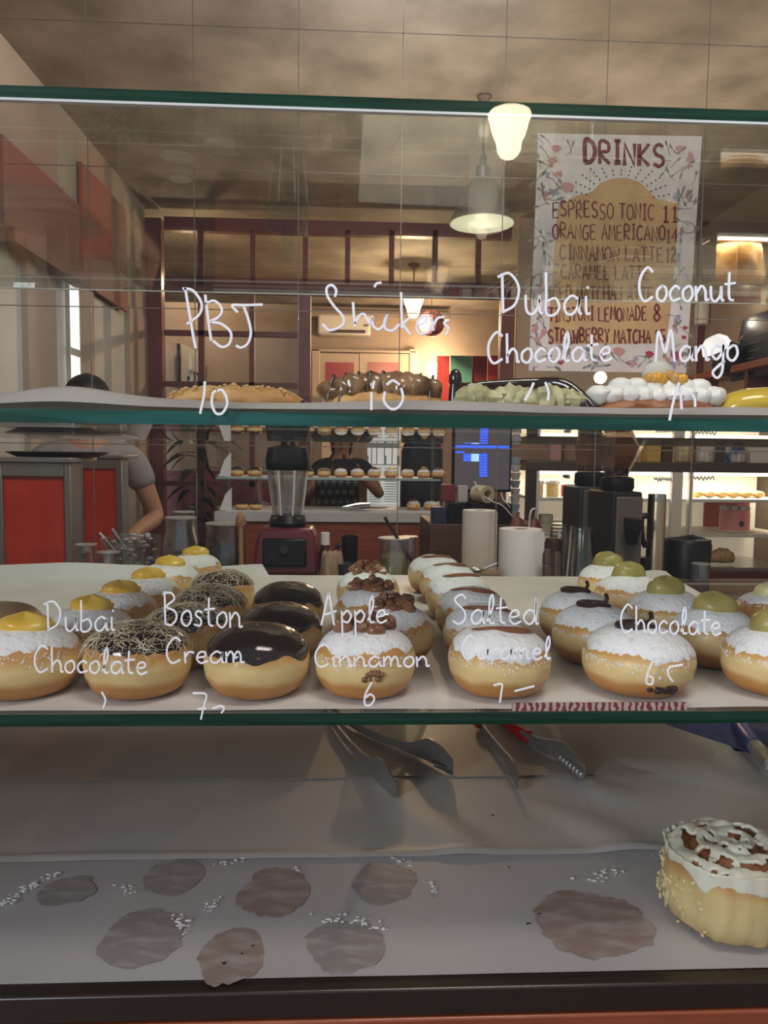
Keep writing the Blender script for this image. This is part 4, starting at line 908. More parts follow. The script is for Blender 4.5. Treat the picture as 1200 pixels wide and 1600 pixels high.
# blender
Y = 1.26; cx = 450; u = (X(500, Y)-X(400, Y))/100
t = thing('blender', 'tall clear jug blender on a dark red base with black lid', 'blender', (X(cx, Y), Y, Z(cx, 892, Y))); zb = t.location.z
BR = mat('blender_red', (.12, .012, .022), .28, coat=.4)
h = Z(cx, 822, Y)-zb; w = 49*u
b = MB(); vs = []
for (sx, z_) in ((1.0, 0), (1.0, h*.25), (.93, h*.75), (.80, h)): vs += [(-w*sx, -w*.8*sx, z_), (w*sx, -w*.8*sx, z_), (w*sx, w*.8*sx, z_), (-w*sx, w*.8*sx, z_)]
fs = [(3, 2, 1, 0), (12, 13, 14, 15)]+[(k*4+j, k*4+(j+1) % 4, k*4+4+(j+1) % 4, k*4+4+j) for k in range(3) for j in range(4)]
b.add(vs, fs); b.build('base', BR, t, bevel=.008)
pn = MB().box((-.003, -w*.8-.001, h*.48), (w*1.36, .012, h*.62), rx=-.10).build('control_panel', BLACK, t, bevel=.006)
o = MB().lathe([(.011, 0), (.011, .012), (.009, .014), (0, .014)], n=20).build('dial', mat('dial_black', (.03, .03, .032), .3), pn); o.rotation_euler = (pi/2, 0, 0); o.location = (-.003, -w*.8-.006, h*.55)
hj = Z(cx, 732, Y)-zb; r0 = 27*u; r1 = 33*u
MB().lathe([(r0*1.0, h-.002), (r0*1.12, h+.010), (r0*.95, h+.03)], n=4+20).build('collar', BLACK, t)
def sq(p, tt, k): 
    c_, s_ = cos(tt), sin(tt); q = (abs(c_)**5+abs(s_)**5)**(-.2); return Vector((p.x*q, p.y*q, p.z))
MB().lathe([(r0*.8, h+.012), (r0*.84, h+.03), (r1*.92, hj), (r1*.92-.003, hj), (r0*.80-.003, h+.035), (.001, h+.03)], n=40, fn=sq).build('jug', GLASS_JUG, t)
rb_ = MB()
for k in range(8):
    a_ = pi/8+k*pi/4; q_ = (abs(cos(a_))**5+abs(sin(a_))**5)**(-.2); rb_.tube([(r0*.80*q_*cos(a_), r0*.80*q_*sin(a_), h+.03), (r1*.91*q_*cos(a_), r1*.91*q_*sin(a_), hj-.004)], .0028, 6)
rb_.build('jug_streak', mat('painted_jug_streak', (.66, .65, .62), .15, coat=.5), t)  # pale strips painted as the bright reflections down the jug
MB().lathe([(r0*.84, h+.002), (r0*.86, h+.026), (.001, h+.024)], n=40, fn=sq).build('blade_seat', mat('smoked_plastic', (.12, .11, .10), .3), t)
b = MB()
for k in range(4): a_ = k*pi/2+.3; b.box((.018*cos(a_), .018*sin(a_), h+.035+(k % 2)*.006), (.03, .008, .0015), rz=a_, ry=.35)
b.build('blades', STEEL, t)
lz = Z(cx, 700, Y)-zb
MB().lathe([(r1*.94, hj-.004), (r1*1.0, hj), (r1*1.02, hj+.02), (r1*.92, lz), (r1*.55, lz+.006), (.001, lz+.006)], n=40, fn=sq).build('lid', BLACK, t)
MB().lathe([(13*u, lz), (12*u, lz+.012), (9.5*u, lz+.02), (10*u, Z(cx, 664, Y)-zb), (13*u, Z(cx, 655, Y)-zb), (0, Z(cx, 652, Y)-zb)]).build('tamper_handle', BLACK, t)
hx = -37*u
MB().tube(cr([(-r0*1.05, 0, Z(cx, 790, Y)-zb), (hx-.008, 0, Z(cx, 785, Y)-zb), (hx-.012, 0, Z(cx, 762, Y)-zb), (hx-.010, 0, Z(cx, 742, Y)-zb), (hx, 0, Z(cx, 736, Y)-zb), (-r1*.9, 0, Z(cx, 737, Y)-zb)]), .0065, 8).build('handle', GLASS_JAR, t)
# cardboard box below the blender, standing on the counter
tag(MB().bb((X(404, Y), Y-.10, ZB), (X(498, Y), Y+.10, zb-.001)).build('cardboard_box', CARD, bevel=.002), 'brown cardboard box under the dark red blender base', 'box')
random.seed(3)
def bag(name, label, x0, x1, yt, Y, m_, seed, d=.05, base=ZB, cat='bag'):
    w = (X(x1, Y)-X(x0, Y))/2; h = Z((x0+x1)/2, yt, Y)-base
    pr = [(.001, 0), (.85, 0), (1, .12), (.98, .45), (.9, .75), (.8, .95), (.74, 1.0), (.68, .97), (.001, .90)]
    def f(p, tt, k): g = 1+.16*fbm((cos(tt)*3, sin(tt)*3, p.z*3), 1, seed)+.1*fbm((cos(tt)*7, sin(tt)*7, p.z*9), 1, seed); return Vector((p.x*w*g, p.y*d*g, p.z*h*(1+.05*fbm((cos(tt)*4, sin(tt)*4, 1), 1, seed))))
    pr2 = [(max(q.x, .001), max(q.y, 0)) for q in cr([Vector((a_, b_, 0)) for a_, b_ in pr], 4)]
    o = MB().lathe(pr2, n=40, fn=f).build(name, m_, loc=(X((x0+x1)/2, Y), Y, base)); return tag(o, label, cat)
bag('paper_bag', 'crumpled brown kraft paper bag next to the blender base', 500, 540, 862, 1.17, KRAFT, 4)
def jar(x0, x1, yt, Y, label, m_=GLASS_JAR, neck=.82, lid=None, base=ZB, name='glass_jar', cat='jar', fill=None, fh=.7, yb=None):
    r = (X(x1, Y)-X(x0, Y))/2; cxx = (x0+x1)/2; h = Z(cxx, yt, Y)-base
    t = thing(name, label, cat, (X(cxx, Y), Y, base))
    pr = [(.001, .003), (r*.9, .003), (r, .012), (r, h*.74), (r*neck, h*.86), (r*neck, h*.97), (r*neck*1.06, h*.975), (r*neck*1.06, h), (r*neck*.94, h), (r*neck*.94, h*.86), (r*.95, h*.72), (r*.95, .016)]
    MB().lathe(pr, n=36).build('glass', m_, t)
    MB().lathe([(r*neck*1.0, h*.985), (r*neck*1.07, h*.99), (r*neck*1.07, h*1.002), (r*neck*.95, h*1.002)], n=36).build('rim', mat('glass_rim', (.42, .41, .39), .15), t)
    if fill: MB().lathe([(.001, .006), (r*.9, .006), (r*.92, h*fh*.9), (.001, h*fh)], n=24).build('contents', fill, t)
    if lid: MB().lathe([(r*neck*1.1, h*.95), (r*neck*1.1, h*1.04), (.001, h*1.045)]).build('lid', lid, t)
    return t
jar(115, 153, 850, 1.16, 'clear glass jar standing in front of the second red panel')
jar(150, 186, 862, 1.20, 'short clear glass tumbler between the jar and the glass bowl', neck=.97, name='glass_tumbler', cat='glass')
# bowl with tongs
Yb = 1.30; rb = (X(252, Yb)-X(158, Yb))/2; hb = Z(205, 838, Yb)-ZB
t = thing('glass_bowl', 'wide faceted clear glass bowl with steel utensils in it', 'bowl', (X(205, Yb), Yb, ZB))
MB().lathe([(.001, .003), (rb*.5, .003), (rb*.7, hb*.3), (rb*.92, hb*.7), (rb, hb), (rb*.95, hb), (rb*.86, hb*.7), (rb*.6, hb*.25), (.001, .012)], n=28).build('glass', GLASS_JAR, t, smooth=False)
b = MB(); rnd = random.Random(5)
for k in range(40): a_ = rnd.uniform(0, 6.28); r_ = rb*.75*rnd.random()**.5; b.ball((r_*cos(a_), r_*sin(a_), hb*.55+rnd.uniform(0, hb*.5)), (.008, .006, .005), 6, 4)
b.build('sugar_packets', mat('grey_wrappers', (.45, .44, .45), .35), t, smooth=False)['kind'] = 'stuff'
for k, (xa, ya, xb, yb_) in enumerate(((155, 833, 186, 868), (175, 826, 200, 862))):
    a_ = at(xa, ya, Yb-.02); c_ = at(xb, yb_, Yb-.02); o = MB().tube([a_, a_.lerp(c_, .5), c_], [.0045, .0035, .0025], 8).build('steel_spoon_handle', STEEL)
    tag(o, ['steel spoon handle leaning out of the glass bowl on its outer side', 'second steel spoon handle leaning in the middle of the glass bowl'][k], 'spoon')
# mason jars
jar(254, 310, 808, 1.28, 'large clear glass mason jar beside the potted dark plant')
jar(268, 306, 799, 1.42, 'taller clear glass jar directly behind the large mason jar')
# grey container with scoop
Yc = 1.24
jar(322, 384, 817, Yc, 'wide grey glass canister holding dark contents with a white rim', GLASS_CUP, .97, fill=mat('dark_beans', (.03, .025, .022), .5, col2=(.10, .10, .10), scale=70), name='canister', cat='canister', fh=.8)
a_ = at(376, 812, 1.20); c_ = at(377, 882, 1.20)
t = thing('wooden_spoon', 'wooden spoon standing upright beside the grey canister', 'spoon', c_)
MB().tube([Vector((0, 0, ZB-c_.z)), (0, 0, 0), a_-c_+Vector((0, 0, -.02))], .0065, 10).build('handle', mat('spoon_wood', (.36, .19, .09), .6), t)
MB().ball(a_-c_+Vector((0, 0, -.004)), (.013, .008, .022), 14, 8).build('bowl', mat('spoon_head_wood', (.34, .17, .08), .6), t)
# dark cloth leaning by the blender
o = MB().grid(lambda u, v: ((v*.075-.0)*(1-.3*u), .04*u, (1-v*.0)*.17*v*(1-.15*u)), 12, 12, th=.004).build('dark_cloth', mat('charcoal_cloth', (.035, .033, .035), .8, bump=.3), loc=(X(372, 1.3), 1.30, ZB)); tag(o, 'charcoal cloth hanging between the canister and the blender', 'cloth')
# small bottle, black scoop
Yd = 1.3
t = thing('sauce_bottle', 'small dark bottle with a white cap beside the blender base', 'bottle', (X(508, Yd), Yd, ZB))
h = Z(508, 832, Yd)-ZB; MB().lathe([(.001, 0), (.020, 0), (.022, .01), (.022, h*.62), (.012, h*.8), (.010, h*.86)]).build('bottle', mat('brown_bottle', (.06, .03, .02), .2, coat=.4), t); MB().lathe([(.013, h*.85), (.012, h), (0, h)]).build('cap', WHITE, t)
t = thing('black_cup', 'black cup with side handle near the blender', 'cup', (X(547, Yd), Yd, ZB)); h = Z(547, 836, Yd)-ZB
MB().lathe([(.001, 0), (.014, 0), (.016, h*.5), (.021, h*.55), (.022, h), (.019, h), (.018, h*.6), (.001, h*.55)]).build('body', BLACK, t)
MB().tube(cr([(-.02, 0, h*.9), (-.034, -.005, h*.84), (-.038, 0, h*.72)]), .006).build('handle', BLACK, t)
tag(MB().lathe([(.001, 0), (.024, 0), (.026, .06), (.026, Z(542, 880, 1.15)-ZB), (.022, Z(542, 880, 1.15)-ZB), (.001, .08)]).build('measuring_cup', mat('navy_plastic', (.012, .014, .024), .4), loc=(X(542, 1.15), 1.15, ZB)), 'dark navy measuring cup in front of the black cup', 'cup')
# syrup jar with straw
jar(592, 640, 840, 1.22, 'glass jar of pale yellow green syrup with a black straw', GLASS_JAR, .97, fill=mat('yellow_syrup', (.36, .31, .13), .3), fh=.86)
a_ = at(601, 808, 1.20); c_ = at(646, 882, 1.20); tag(MB().tube([a_, c_, c_+(c_-a_)*.45], .0042, 10).build('black_straw', mat('dark_straw', (.02, .008, .01), .4)), 'long black straw leaning over the yellow syrup jar', 'straw')
jar(625, 653, 838, 1.36, 'empty clear drinking glass behind the yellow syrup jar', GLASS_JAR, .98, name='drinking_glass', cat='glass')
# spoon tray near rolls
Ye = 1.16
t = thing('spoon_tray', 'small brown tray with a steel spoon in front of the paper rolls', 'tray', (X(750, Ye), Ye, ZB)); h = Z(750, 893, Ye)-ZB
MB().bb((-.05, -.03, 0), (.05, .04, h)).build('tray', mat('brown_tray', (.20, .12, .07), .6), t, bevel=.003)
MB().ball((-.005, -.01, h+.006), (.016, .011, .006)).tube([(.01, -.01, h+.007), (.045, .0, h+.02)], .003).build('spoon', STEEL, t)
# shakers
for k, (x, yt, Y_, lb) in enumerate(((857, 858, 1.16, 'small brown salt shaker nearest the paper towel roll'), (872, 862, 1.17, 'small brown pepper shaker beside the white cup dish'))):
    h = Z(x, yt, Y_)-ZB; t = thing('shaker', lb, 'shaker', (X(x, Y_), Y_, ZB)); r = .012
    MB().lathe([(.001, 0), (r, 0), (r, h*.78), (r*.85, h*.82)]).build('glass', mat('brown_glass', (.10, .06, .04), .2, coat=.4), t); MB().lathe([(r*1.0, h*.80), (r*1.0, h*.93), (r*.6, h), (0, h)]).build('cap', mat('shaker_cap', (.09, .055, .04), .4), t)
t = tag(MB().lathe([(.001, 0), (.02, 0), (.024, Z(862, 845, 1.3)-ZB-.01), (.02, Z(862, 842, 1.3)-ZB), (.001, Z(862, 842, 1.3)-ZB)]).build('dark_bottle', mat('dark_brown_jar', (.05, .025, .018), .4), loc=(X(866, 1.32), 1.32, ZB)), 'dark brown bottle behind the two shakers', 'bottle')
# upturned plastic cups in a dish
def cups(x0, x1, yt, Y, label, n=4):
    r = (X(x1, Y)-X(x0, Y))/2; cxx = (x0+x1)/2; base = ZB+.05 if Y < YG else ZB; h = Z(cxx, yt, Y)-base; t = thing('cup_stack', label, 'cups', (X(cxx, Y), Y, base))
    hc = h-.012*(n-1)
    for k in range(n):
        def f(p, tt, kk): g = 1+.018*cos(tt*14); return Vector((p.x*g, p.y*g, p.z))
        MB().lathe([(r, .0), (r*1.02, .004), (r*.97, .006), (r*.74, hc-.004), (r*.70, hc), (.001, hc)], (0, 0, .012*k), 42, fn=f).build('cup', GLASS_CUP, t)
    return t
cups(885, 934, 822, 1.22, 'nearer stack of ribbed clear plastic cups upside down in a white dish')
cups(857, 898, 818, 1.84, 'reflected stack of ribbed clear plastic cups upside down behind the dish')  # reflection of the nearer cups, added as a stack of its own
r = (X(936, 1.22)-X(880, 1.22))/2
tag(MB().lathe([(.001, 0), (r*.8, 0), (r, .02), (r*1.02, .062), (r*.98, .062), (r*.9, .046), (.001, .045)], n=40).build('cup_dish', WHITE, loc=(X(908, 1.22), 1.22, ZB)), 'white dish under the nearer stack of plastic cups', 'dish')
# coffee grinders
def grinder(x0, x1, hx0, hx1, yhop, ytop, Y, label, dark):
    w = (X(x1, Y)-X(x0, Y)); cxx = (x0+x1)/2; t = thing('coffee_grinder', label, 'grinder', (X(cxx, Y), Y, ZB)); zb = Z(cxx, ytop, Y)-ZB; zh = Z(cxx, yhop, Y)-ZB; zn = Z(cxx, ytop-22, Y)-ZB
    MB().bb((-w/2, -.02, 0), (w/2, .18, zb)).build('body', dark, t, bevel=.006)
    MB().bb((-w*.40, -.032, .03), (w*.46, -.018, zb-.012)).build('front_panel', mat('grinder_panel', (.095, .072, .058), .5, bump=.05), t, bevel=.004)
    o = MB().lathe([(.02, 0), (.02, .012), (.012, .016), (0, .016)]).build('knob', mat('grey_knob', (.25, .24, .23), .3, .6), t); o.rotation_euler = (pi/2, 0, 0); o.location = (.0, -.032, zb*.30)
    MB().bb((-w*.30, -.10, .0), (w*.30, -.02, .02)).build('tray', BLACKM, t, bevel=.004)
    b = MB(); b.bb((-w*.16, -.10, zb*.72), (w*.16, -.03, zb*.80)); b.tube([(0, -.06, zb*.72), (0, -.06, zb*.6)], [.022, .014]); b.build('spout', BLACK, t)
    r0, r1 = w*.42, (X(hx1, Y)-X(hx0, Y))/2; dx = X((hx0+hx1)/2, Y)-t.location.x
    MB().lathe([(w*.50, zb-.002), (w*.56, zb+.008), (w*.54, zn-.004), (r0, zn)], (dx*.4, .07, 0), 36).build('collar', BLACK, t)
    def f(p, tt, k): return Vector((p.x+dx*min(1, max(0, (p.z-zn)/(zh-zn)))*.9+dx*.1, p.y, p.z))
    MB().lathe([(r0*.92, zn-.004), (r0, zn+.01), (r1*.75, zn+(zh-zn)*.55), (r1, zh-.004), (r1*1.03, zh), (r1*.98, zh), (r1*.72, zn+(zh-zn)*.55), (r0*.93, zn+.012)], (0, .07, 0), 6, fn=f).build('hopper', GLASS_GREY, t, smooth=False)
    MB().lathe([(r0*.9, zn+.002), (r0*.95, zn+.012), (r1*.46, zn+(zh-zn)*.22), (.001, zn+(zh-zn)*.25)], (0, .07, 0), 24, fn=f).build('coffee_beans', mat('coffee_beans', (.028, .014, .009), .4, bump=1, bscale=150), t)
    MB().tube([(dx*1.0+r1*1.03*cos(pi/3*k), .07+r1*1.03*sin(pi/3*k), zh) for k in range(7)], .0022, 6).build('hopper_rim', mat('pale_hopper_rim', (.55, .50, .45), .3), t)
    MB().lathe([(r1*1.04, zh), (r1*1.04, zh+.006), (r1*.3, zh+.012), (.001, zh+.012)], (dx, .07, 0), 6).build('hopper_lid', GLASS_GREY, t, smooth=False)
    return t
grinder(952, 999, 938, 1024, 683, 768, 1.26, 'nearer coffee grinder with grey brown front panel and clear hopper of beans', BLACKM)
grinder(902, 950, 903, 985, 684, 760, 1.84, 'reflected dark coffee grinder beside the one with the brown front panel', mat('near_black', (.018, .020, .022), .45))  # the grinder's mirror image, modelled as another grinder
# portafilter clip, steel tube
Y = 1.30
t = thing('thermos', 'tall brassy steel thermos beside the coffee grinder', 'thermos', (X(1026, Y), Y, ZB)); h = Z(1026, 772, Y)-ZB; r = (X(1040, Y)-X(1013, Y))/2
MB().lathe([(.001, 0), (r, 0), (r*1.02, .01), (r, h*.92), (r*.96, h*.95)]).build('body', BRASS, t); MB().lathe([(r*.97, h*.94), (r, h*.96), (r*.98, h), (0, h)]).build('lid', STEEL, t)
MB().tube(cr([(-r, 0, h*.82), (-r*1.7, 0, h*.80), (-r*1.6, 0, h*.64), (-r*1.1, 0, h*.56)]), .008).build('handle', BLACK, t)
MB().box((-r*1.3, -.01, h*.40), (.02, .03, .05)).build('clasp', BLACK, t, bevel=.004)
Y = 1.36; r = (X(1112, Y)-X(1041, Y))/2; h = Z(1076, 842, Y)-ZB
t = thing('knock_box', 'black round topped knock box bin on the counter', 'bin', (X(1076, Y), Y, ZB))
MB().lathe([(.001, 0), (r*.8, 0), (r*.9, h*.3), (r*1.0, h*.92), (r*.9, h), (r*.3, h+.004), (.001, h+.004)], n=36).build('bin', BLACK, t)
MB().tube([(-r*1.0, 0, h*.96), (0, -.02, h+.008), (r*1.0, 0, h*.96)], .006).build('bar', BLACKM, t)
jar(1086, 1112, 880, 1.14, 'small clear shot glass in front of the black bin', GLASS_JAR, .97, name='shot_glass', cat='glass')
# red panelled steel cabinets
def cabinet(x0, x1, px0, px1, yt, Y, label, dep=.06):
    t = thing('counter_cabinet', label, 'cabinet', (X((x0+x1)/2, Y), Y, ZB)); o_ = t.location; h = Z((x0+x1)/2, yt, Y)-ZB; xa = X(x0, Y)-o_.x; xb = X(x1, Y)-o_.x; pa = X(px0, Y)-o_.x; pb_ = X(px1, Y)-o_.x; zt = h-.035
    b = MB(); b.bb((xa, -.01, 0), (pa, dep, h)).bb((pb_, -.01, 0), (xb, dep, h)).bb((pa, -.01, zt), (pb_, dep, h)).bb((pa, -.01, 0), (pb_, dep, .02)); b.build('frame', mat('satin_steel_frame', (.33, .31, .29), .35, .75), t, bevel=.002)
    MB().bb((pa, 0, .02), (pb_, .01, zt)).build('red_panel', RED, t, smooth=False)
    MB().bb((xa-.004, -.02, h), (xb+.008, dep+.10, h+.012)).build('rim', STEELD, t, bevel=.002)
    if px1-px0 < 100: MB().tube(cr([(xa+.004, -.012, h*.96), (xa-.006, -.022, h*.8), (xa+.0, -.02, h*.62), (xa+.004, -.012, h*.55)]), .0035).build('handle', STEEL, t)
    return t
cabinet(-70, 114, 7, 103, 722, 1.22, 'red panelled steel cabinet with the wide panel on the counter')
cabinet(120, 193, 132, 183, 716, 1.86, 'narrower reflected red panelled steel cabinet behind the wide panelled one')  # added copy that stands for the cabinet's reflection
Y = 1.30; tag(MB().lathe([(.001, 0), (.085, 0), (.11, .012), (.105, .014), (.08, .006), (.001, .005)], n=36, sx=1.15).build('black_tray', BLACK, loc=(X(88, Y), Y+.02, Z(60, 722, 1.22)+.0125)), 'shallow black tray lying on top of the wide red panelled cabinet', 'tray')

# ------------------------------------------------------------------ drinks poster on the tile wall
YQ = YG-.006
def at2(x, y): return at(x, y, YQ)
PC = [(841, 208), (1097, 213), (1072, 583), (826, 579)]
def bil(u, v):
    a_, c_, d_, e_ = PC; return ((a_[0]*(1-u)+c_[0]*u)*(1-v)+(e_[0]*(1-u)+d_[0]*u)*v, (a_[1]*(1-u)+c_[1]*u)*(1-v)+(e_[1]*(1-u)+d_[1]*u)*v)
pc = at2(955, 395); t = thing('drinks_poster', 'hand painted drinks menu poster with flowers on the tile wall', 'poster', pc); PO = Vector(pc)
def L(x, y, d=0): return at2(x, y)-PO+Vector((0, -d, 0))
SH = mat('poster_paper', (.74, .66, .63), .6, col2=(.66, .58, .56), scale=14)
MB().poly([L(*c) for c in PC], (0, .0006, 0)).build('sheet', SH, t, smooth=False)
arch = [(857, 537), (860, 470), (866, 400), (870, 330), (880, 316), (898, 306), (912, 304), (926, 299), (938, 286), (958, 279), (980, 278), (998, 284), (1014, 298), (1024, 310), (1042, 314), (1060, 319), (1058, 365), (1052, 440), (1046, 500), (1040, 536), (950, 538)]
MB().poly([L(x, y, .0008) for x, y in arch], (0, .0003, 0)).build('tan_panel', mat('poster_tan', (.60, .38, .17), .6, col2=(.50, .31, .15), scale=10), t, smooth=False)
CAPS = {'A': [[(.05, 0), (.5, 1), (.95, 0)], [(.22, .38), (.8, .38)]], 'B': [[(.1, 0), (.1, 1), (.7, .95), (.75, .6), (.1, .52)], [(.1, .52), (.85, .42), (.85, .08), (.1, 0)]], 'C': [[(.9, .85), (.5, 1), (.1, .6), (.15, .2), (.5, 0), (.9, .15)]],
'D': [[(.1, 0), (.1, 1), (.6, .95), (.9, .5), (.6, .05), (.1, 0)]], 'E': [[(.85, 1), (.1, .98), (.12, 0), (.9, .02)], [(.1, .52), (.7, .54)]], 'G': [[(.9, .85), (.5, 1), (.1, .6), (.15, .15), (.6, 0), (.9, .2), (.9, .45), (.55, .45)]],
'H': [[(.1, 0), (.1, 1)], [(.9, 0), (.9, 1)], [(.1, .5), (.9, .5)]], 'I': [[(.5, 0), (.5, 1)], [(.15, 1), (.85, 1)], [(.15, 0), (.85, 0)]], 'K': [[(.1, 0), (.12, 1)], [(.9, 1), (.15, .45), (.9, 0)]], 'L': [[(.12, 1), (.12, 0), (.9, .03)]],
'M': [[(.02, 0), (.15, 1), (.5, .3), (.85, 1), (.98, 0)]], 'N': [[(.1, 0), (.1, 1), (.9, 0), (.9, 1)]], 'O': [[(.5, 1), (.1, .75), (.1, .25), (.5, 0), (.9, .25), (.9, .75), (.5, 1)]], 'P': [[(.12, 0), (.12, 1), (.75, .95), (.8, .6), (.12, .45)]],
'R': [[(.12, 0), (.12, 1), (.75, .95), (.78, .6), (.12, .5), (.9, 0)]], 'S': [[(.85, .88), (.5, 1), (.15, .8), (.3, .55), (.75, .42), (.85, .15), (.5, 0), (.1, .12)]], 'T': [[(.5, 0), (.5, 1)], [(.02, 1), (.98, .97)]], 'W': [[(.02, 1), (.25, 0), (.5, .7), (.75, 0), (.98, 1)]],
'Y': [[(.1, 1), (.5, .5), (.9, 1)], [(.5, .5), (.5, 0)]], '1': [[(.25, .8), (.55, 1), (.5, 0)], [(.2, 0), (.85, 0)]], '2': [[(.15, .8), (.5, 1), (.85, .75), (.15, 0), (.9, .02)]], '4': [[(.7, 0), (.7, 1), (.1, .35), (.95, .38)]], '5': [[(.85, 1), (.25, 1), (.2, .58), (.65, .6), (.85, .3), (.5, 0), (.15, .1)]],
'8': [[(.5, .52), (.2, .75), (.5, 1), (.8, .75), (.5, .52), (.12, .25), (.5, 0), (.88, .25), (.5, .52)]]}
INK = mat('maroon_ink', (.165, .018, .022), .55)
ink = MB(); rnd = random.Random(12)
def caps(b, text, x0, x1, yt, yb, slope=.02, w=.0052):
    n_ = sum(.55 if c == ' ' else (.7 if c in 'I1' else 1) for c in text); k = (x1-x0)/n_; cxx = x0
    for c in text:
        if c == ' ': cxx += .55*k; continue
        aw = (.7 if c in 'I1' else 1)*k; ji = rnd.uniform(-.08, .08)*(yb-yt)
        for st in CAPS[c]:
            pts = [L(cxx+aw*.86*px, yb+ji+slope*(cxx-x0)-(yb-yt)*py, .0014) for px, py in st]
            if c in 'OCSDGBPR28': pts = cr(pts, 4)
            b.strip(pts, (0, -1, 0), w*rnd.uniform(.8, 1.25))
        cxx += aw
for a_ in (('DRINKS', 912, 1042, 220, 254, .06, .0115), ('ESPRESSO TONIC', 863, 1024, 315, 339, .035, .0048), ('11', 1034, 1062, 321, 346, .03, .0055), ('ORANGE AMERICANO', 863, 1041, 350, 373, .02, .0048), ('14', 1041, 1060, 357, 378, .0, .005),
           ('CINNAMON LATTE', 874, 1038, 384, 406, .02, .0048), ('12', 1040, 1058, 387, 408, 0, .005), ('CARAMEL LATTE', 876, 1016, 414, 435, .02, .0044), ('ICED MATCHA LATTE', 856, 1022, 448, 470, .0, .0050),
           ('TINSTONI LEMONADE', 857, 1012, 481, 502, -.01, .0050), ('8', 1020, 1034, 477, 503, 0, .0068), ('STRAWBERRY MATCHA', 856, 1018, 514, 535, .01, .0056), ('15', 1022, 1042, 514, 536, .1, .0056)): caps(ink, *a_)
o = ink.build('lettering', INK, t, smooth=False)
# rays of dashes round the arch
b = MB()
for k in range(17):
    a_ = radians(200-12.5*k*1.0); cx_, cy_ = 968, 318
    for q in range(4):
        r_ = 46+q*7; xx = cx_+r_*1.15*cos(a_); yy = cy_-r_*.95*sin(a_)
        if yy < 318 and yy > 262: b.strip([L(xx, yy, .0014), L(xx+3*cos(a_), yy-3*sin(a_), .0014)], (0, -1, 0), .0035)
b.build('ray_dashes', mat('dark_ink', (.07, .03, .035), .6), t, smooth=False)
# painted leaves and flowers in the border
def petal(b, x, y, a_, l, w):
    pts = []
    for k in range(12):
        th_ = 2*pi*k/12; px = l*.5*(1+cos(th_)); py = w*.5*sin(th_); pts.append(L(x+px*cos(a_)-py*sin(a_), y-(px*sin(a_)+py*cos(a_)), .0011+rnd.random()*.0002))
    b.poly(pts, (0, .0002, 0))
leaf, grey, pink, redf, blue = MB(), MB(), MB(), MB(), MB()
def border():
    z_ = rnd.random()
    if z_ < .36: u_, v_ = rnd.uniform(.02, .115), rnd.uniform(.03, .97)
    elif z_ < .66: u_, v_ = rnd.uniform(.86, .97), rnd.uniform(.06, .97)
    elif z_ < .90: u_, v_ = rnd.uniform(.03, .97), rnd.uniform(.905, .985)
    else: u_, v_ = rnd.choice([rnd.uniform(.03, .22), rnd.uniform(.78, .97)]), rnd.uniform(.02, .22)
    return bil(u_, v_)
for k in range(120):
    x, y = border(); a_ = rnd.uniform(0, 6.28); pts = [L(x, y, .001)]; px, py = x, y
    for q in range(4): a_ += rnd.uniform(-.5, .5); px += 4*cos(a_); py -= 4*sin(a_); px = min(max(px, 832), 1088); pts.append(L(px, min(max(py, 214), 574), .001))
    (grey if k % 2 else leaf).strip(cr(pts, 3), (0, -1, 0), .0016)
    petal(grey if k % 3 else leaf, px, min(max(py, 214), 572), a_, rnd.uniform(6, 13), rnd.uniform(3, 5))
for k in range(26):
    x, y = border(); n_ = rnd.choice((3, 4, 5)); b = (pink, pink, blue)[k % 3]; a0 = rnd.uniform(0, 6)
    for q in range(n_): petal(b, x, y, a0+2*q*pi/n_*.6, rnd.uniform(6, 10), rnd.uniform(4, 6))
for (x, y, s_) in ((1014, 558, 10), (1056, 563, 15), (966, 556, 14), (875, 570, 7), (882, 566, 6), (1070, 515, 6), (1068, 530, 6), (1061, 238, 11), (885, 300, 16), (868, 238, 12), (938, 562, 7)):
    for q in range(5): petal(redf if s_ in (10, 15, 7, 6) else pink, x, y, 1.0+q*.35-.3, s_, s_*.45)
for k in range(4): petal(grey, 1070+6*k, 290+6*k, -1.9, 14, 4)
leaf.build('painted_stems', mat('dull_green_ink', (.17, .19, .14), .7), t, smooth=False); grey.build('painted_leaves', mat('grey_ink', (.26, .24, .25), .7), t, smooth=False)
pink.build('painted_pink_flowers', mat('pink_ink', (.55, .28, .27), .7), t, smooth=False); redf.build('painted_red_flowers', mat('red_ink', (.42, .03, .07), .7), t, smooth=False); blue.build('painted_blue_flowers', mat('blue_grey_ink', (.33, .33, .42), .7), t, smooth=False)

# ------------------------------------------------------------------ the display case's mirror image, built as a far case with pastries
YK = 3.85
xl, xr = X(338, YK), X(688, YK); zk = Z(510, 800, YK)
t = thing('display_case', 'reflected glass pastry case on a red brown wooden base beyond the tile wall', 'display case', ((xl+xr)/2, YK+.25, 0)); o_ = Vector(t.location); hw = (xr-xl)/2
MB().bb((-hw, -.25, 0), (hw, .25, zk-.06)).build('wooden_base', WOOD, t, bevel=.004)
MB().bb((-hw-.01, -.27, zk-.06), (hw+.01, .27, zk)).build('deck', GREYW, t, bevel=.003)
z1 = Z(510, 747, YK); z2 = Z(510, 684, YK)
for z_ in (z1, z2): 
    b = MB().bb((-hw, -.25, z_-.012), (hw, .25, z_)); b.m = [1]*4+[0, 0]; b.build('glass_shelf', [GLASS_TOP, mat('pale_green_edge', (.30, .42, .38), .3)], t, smooth=False)
for x_ in (-hw, hw-.008): MB().bb((x_, -.25, zk), (x_+.008, .25, z2+.25)).build('side_pane', GLASS, t, smooth=False)
b = MB()
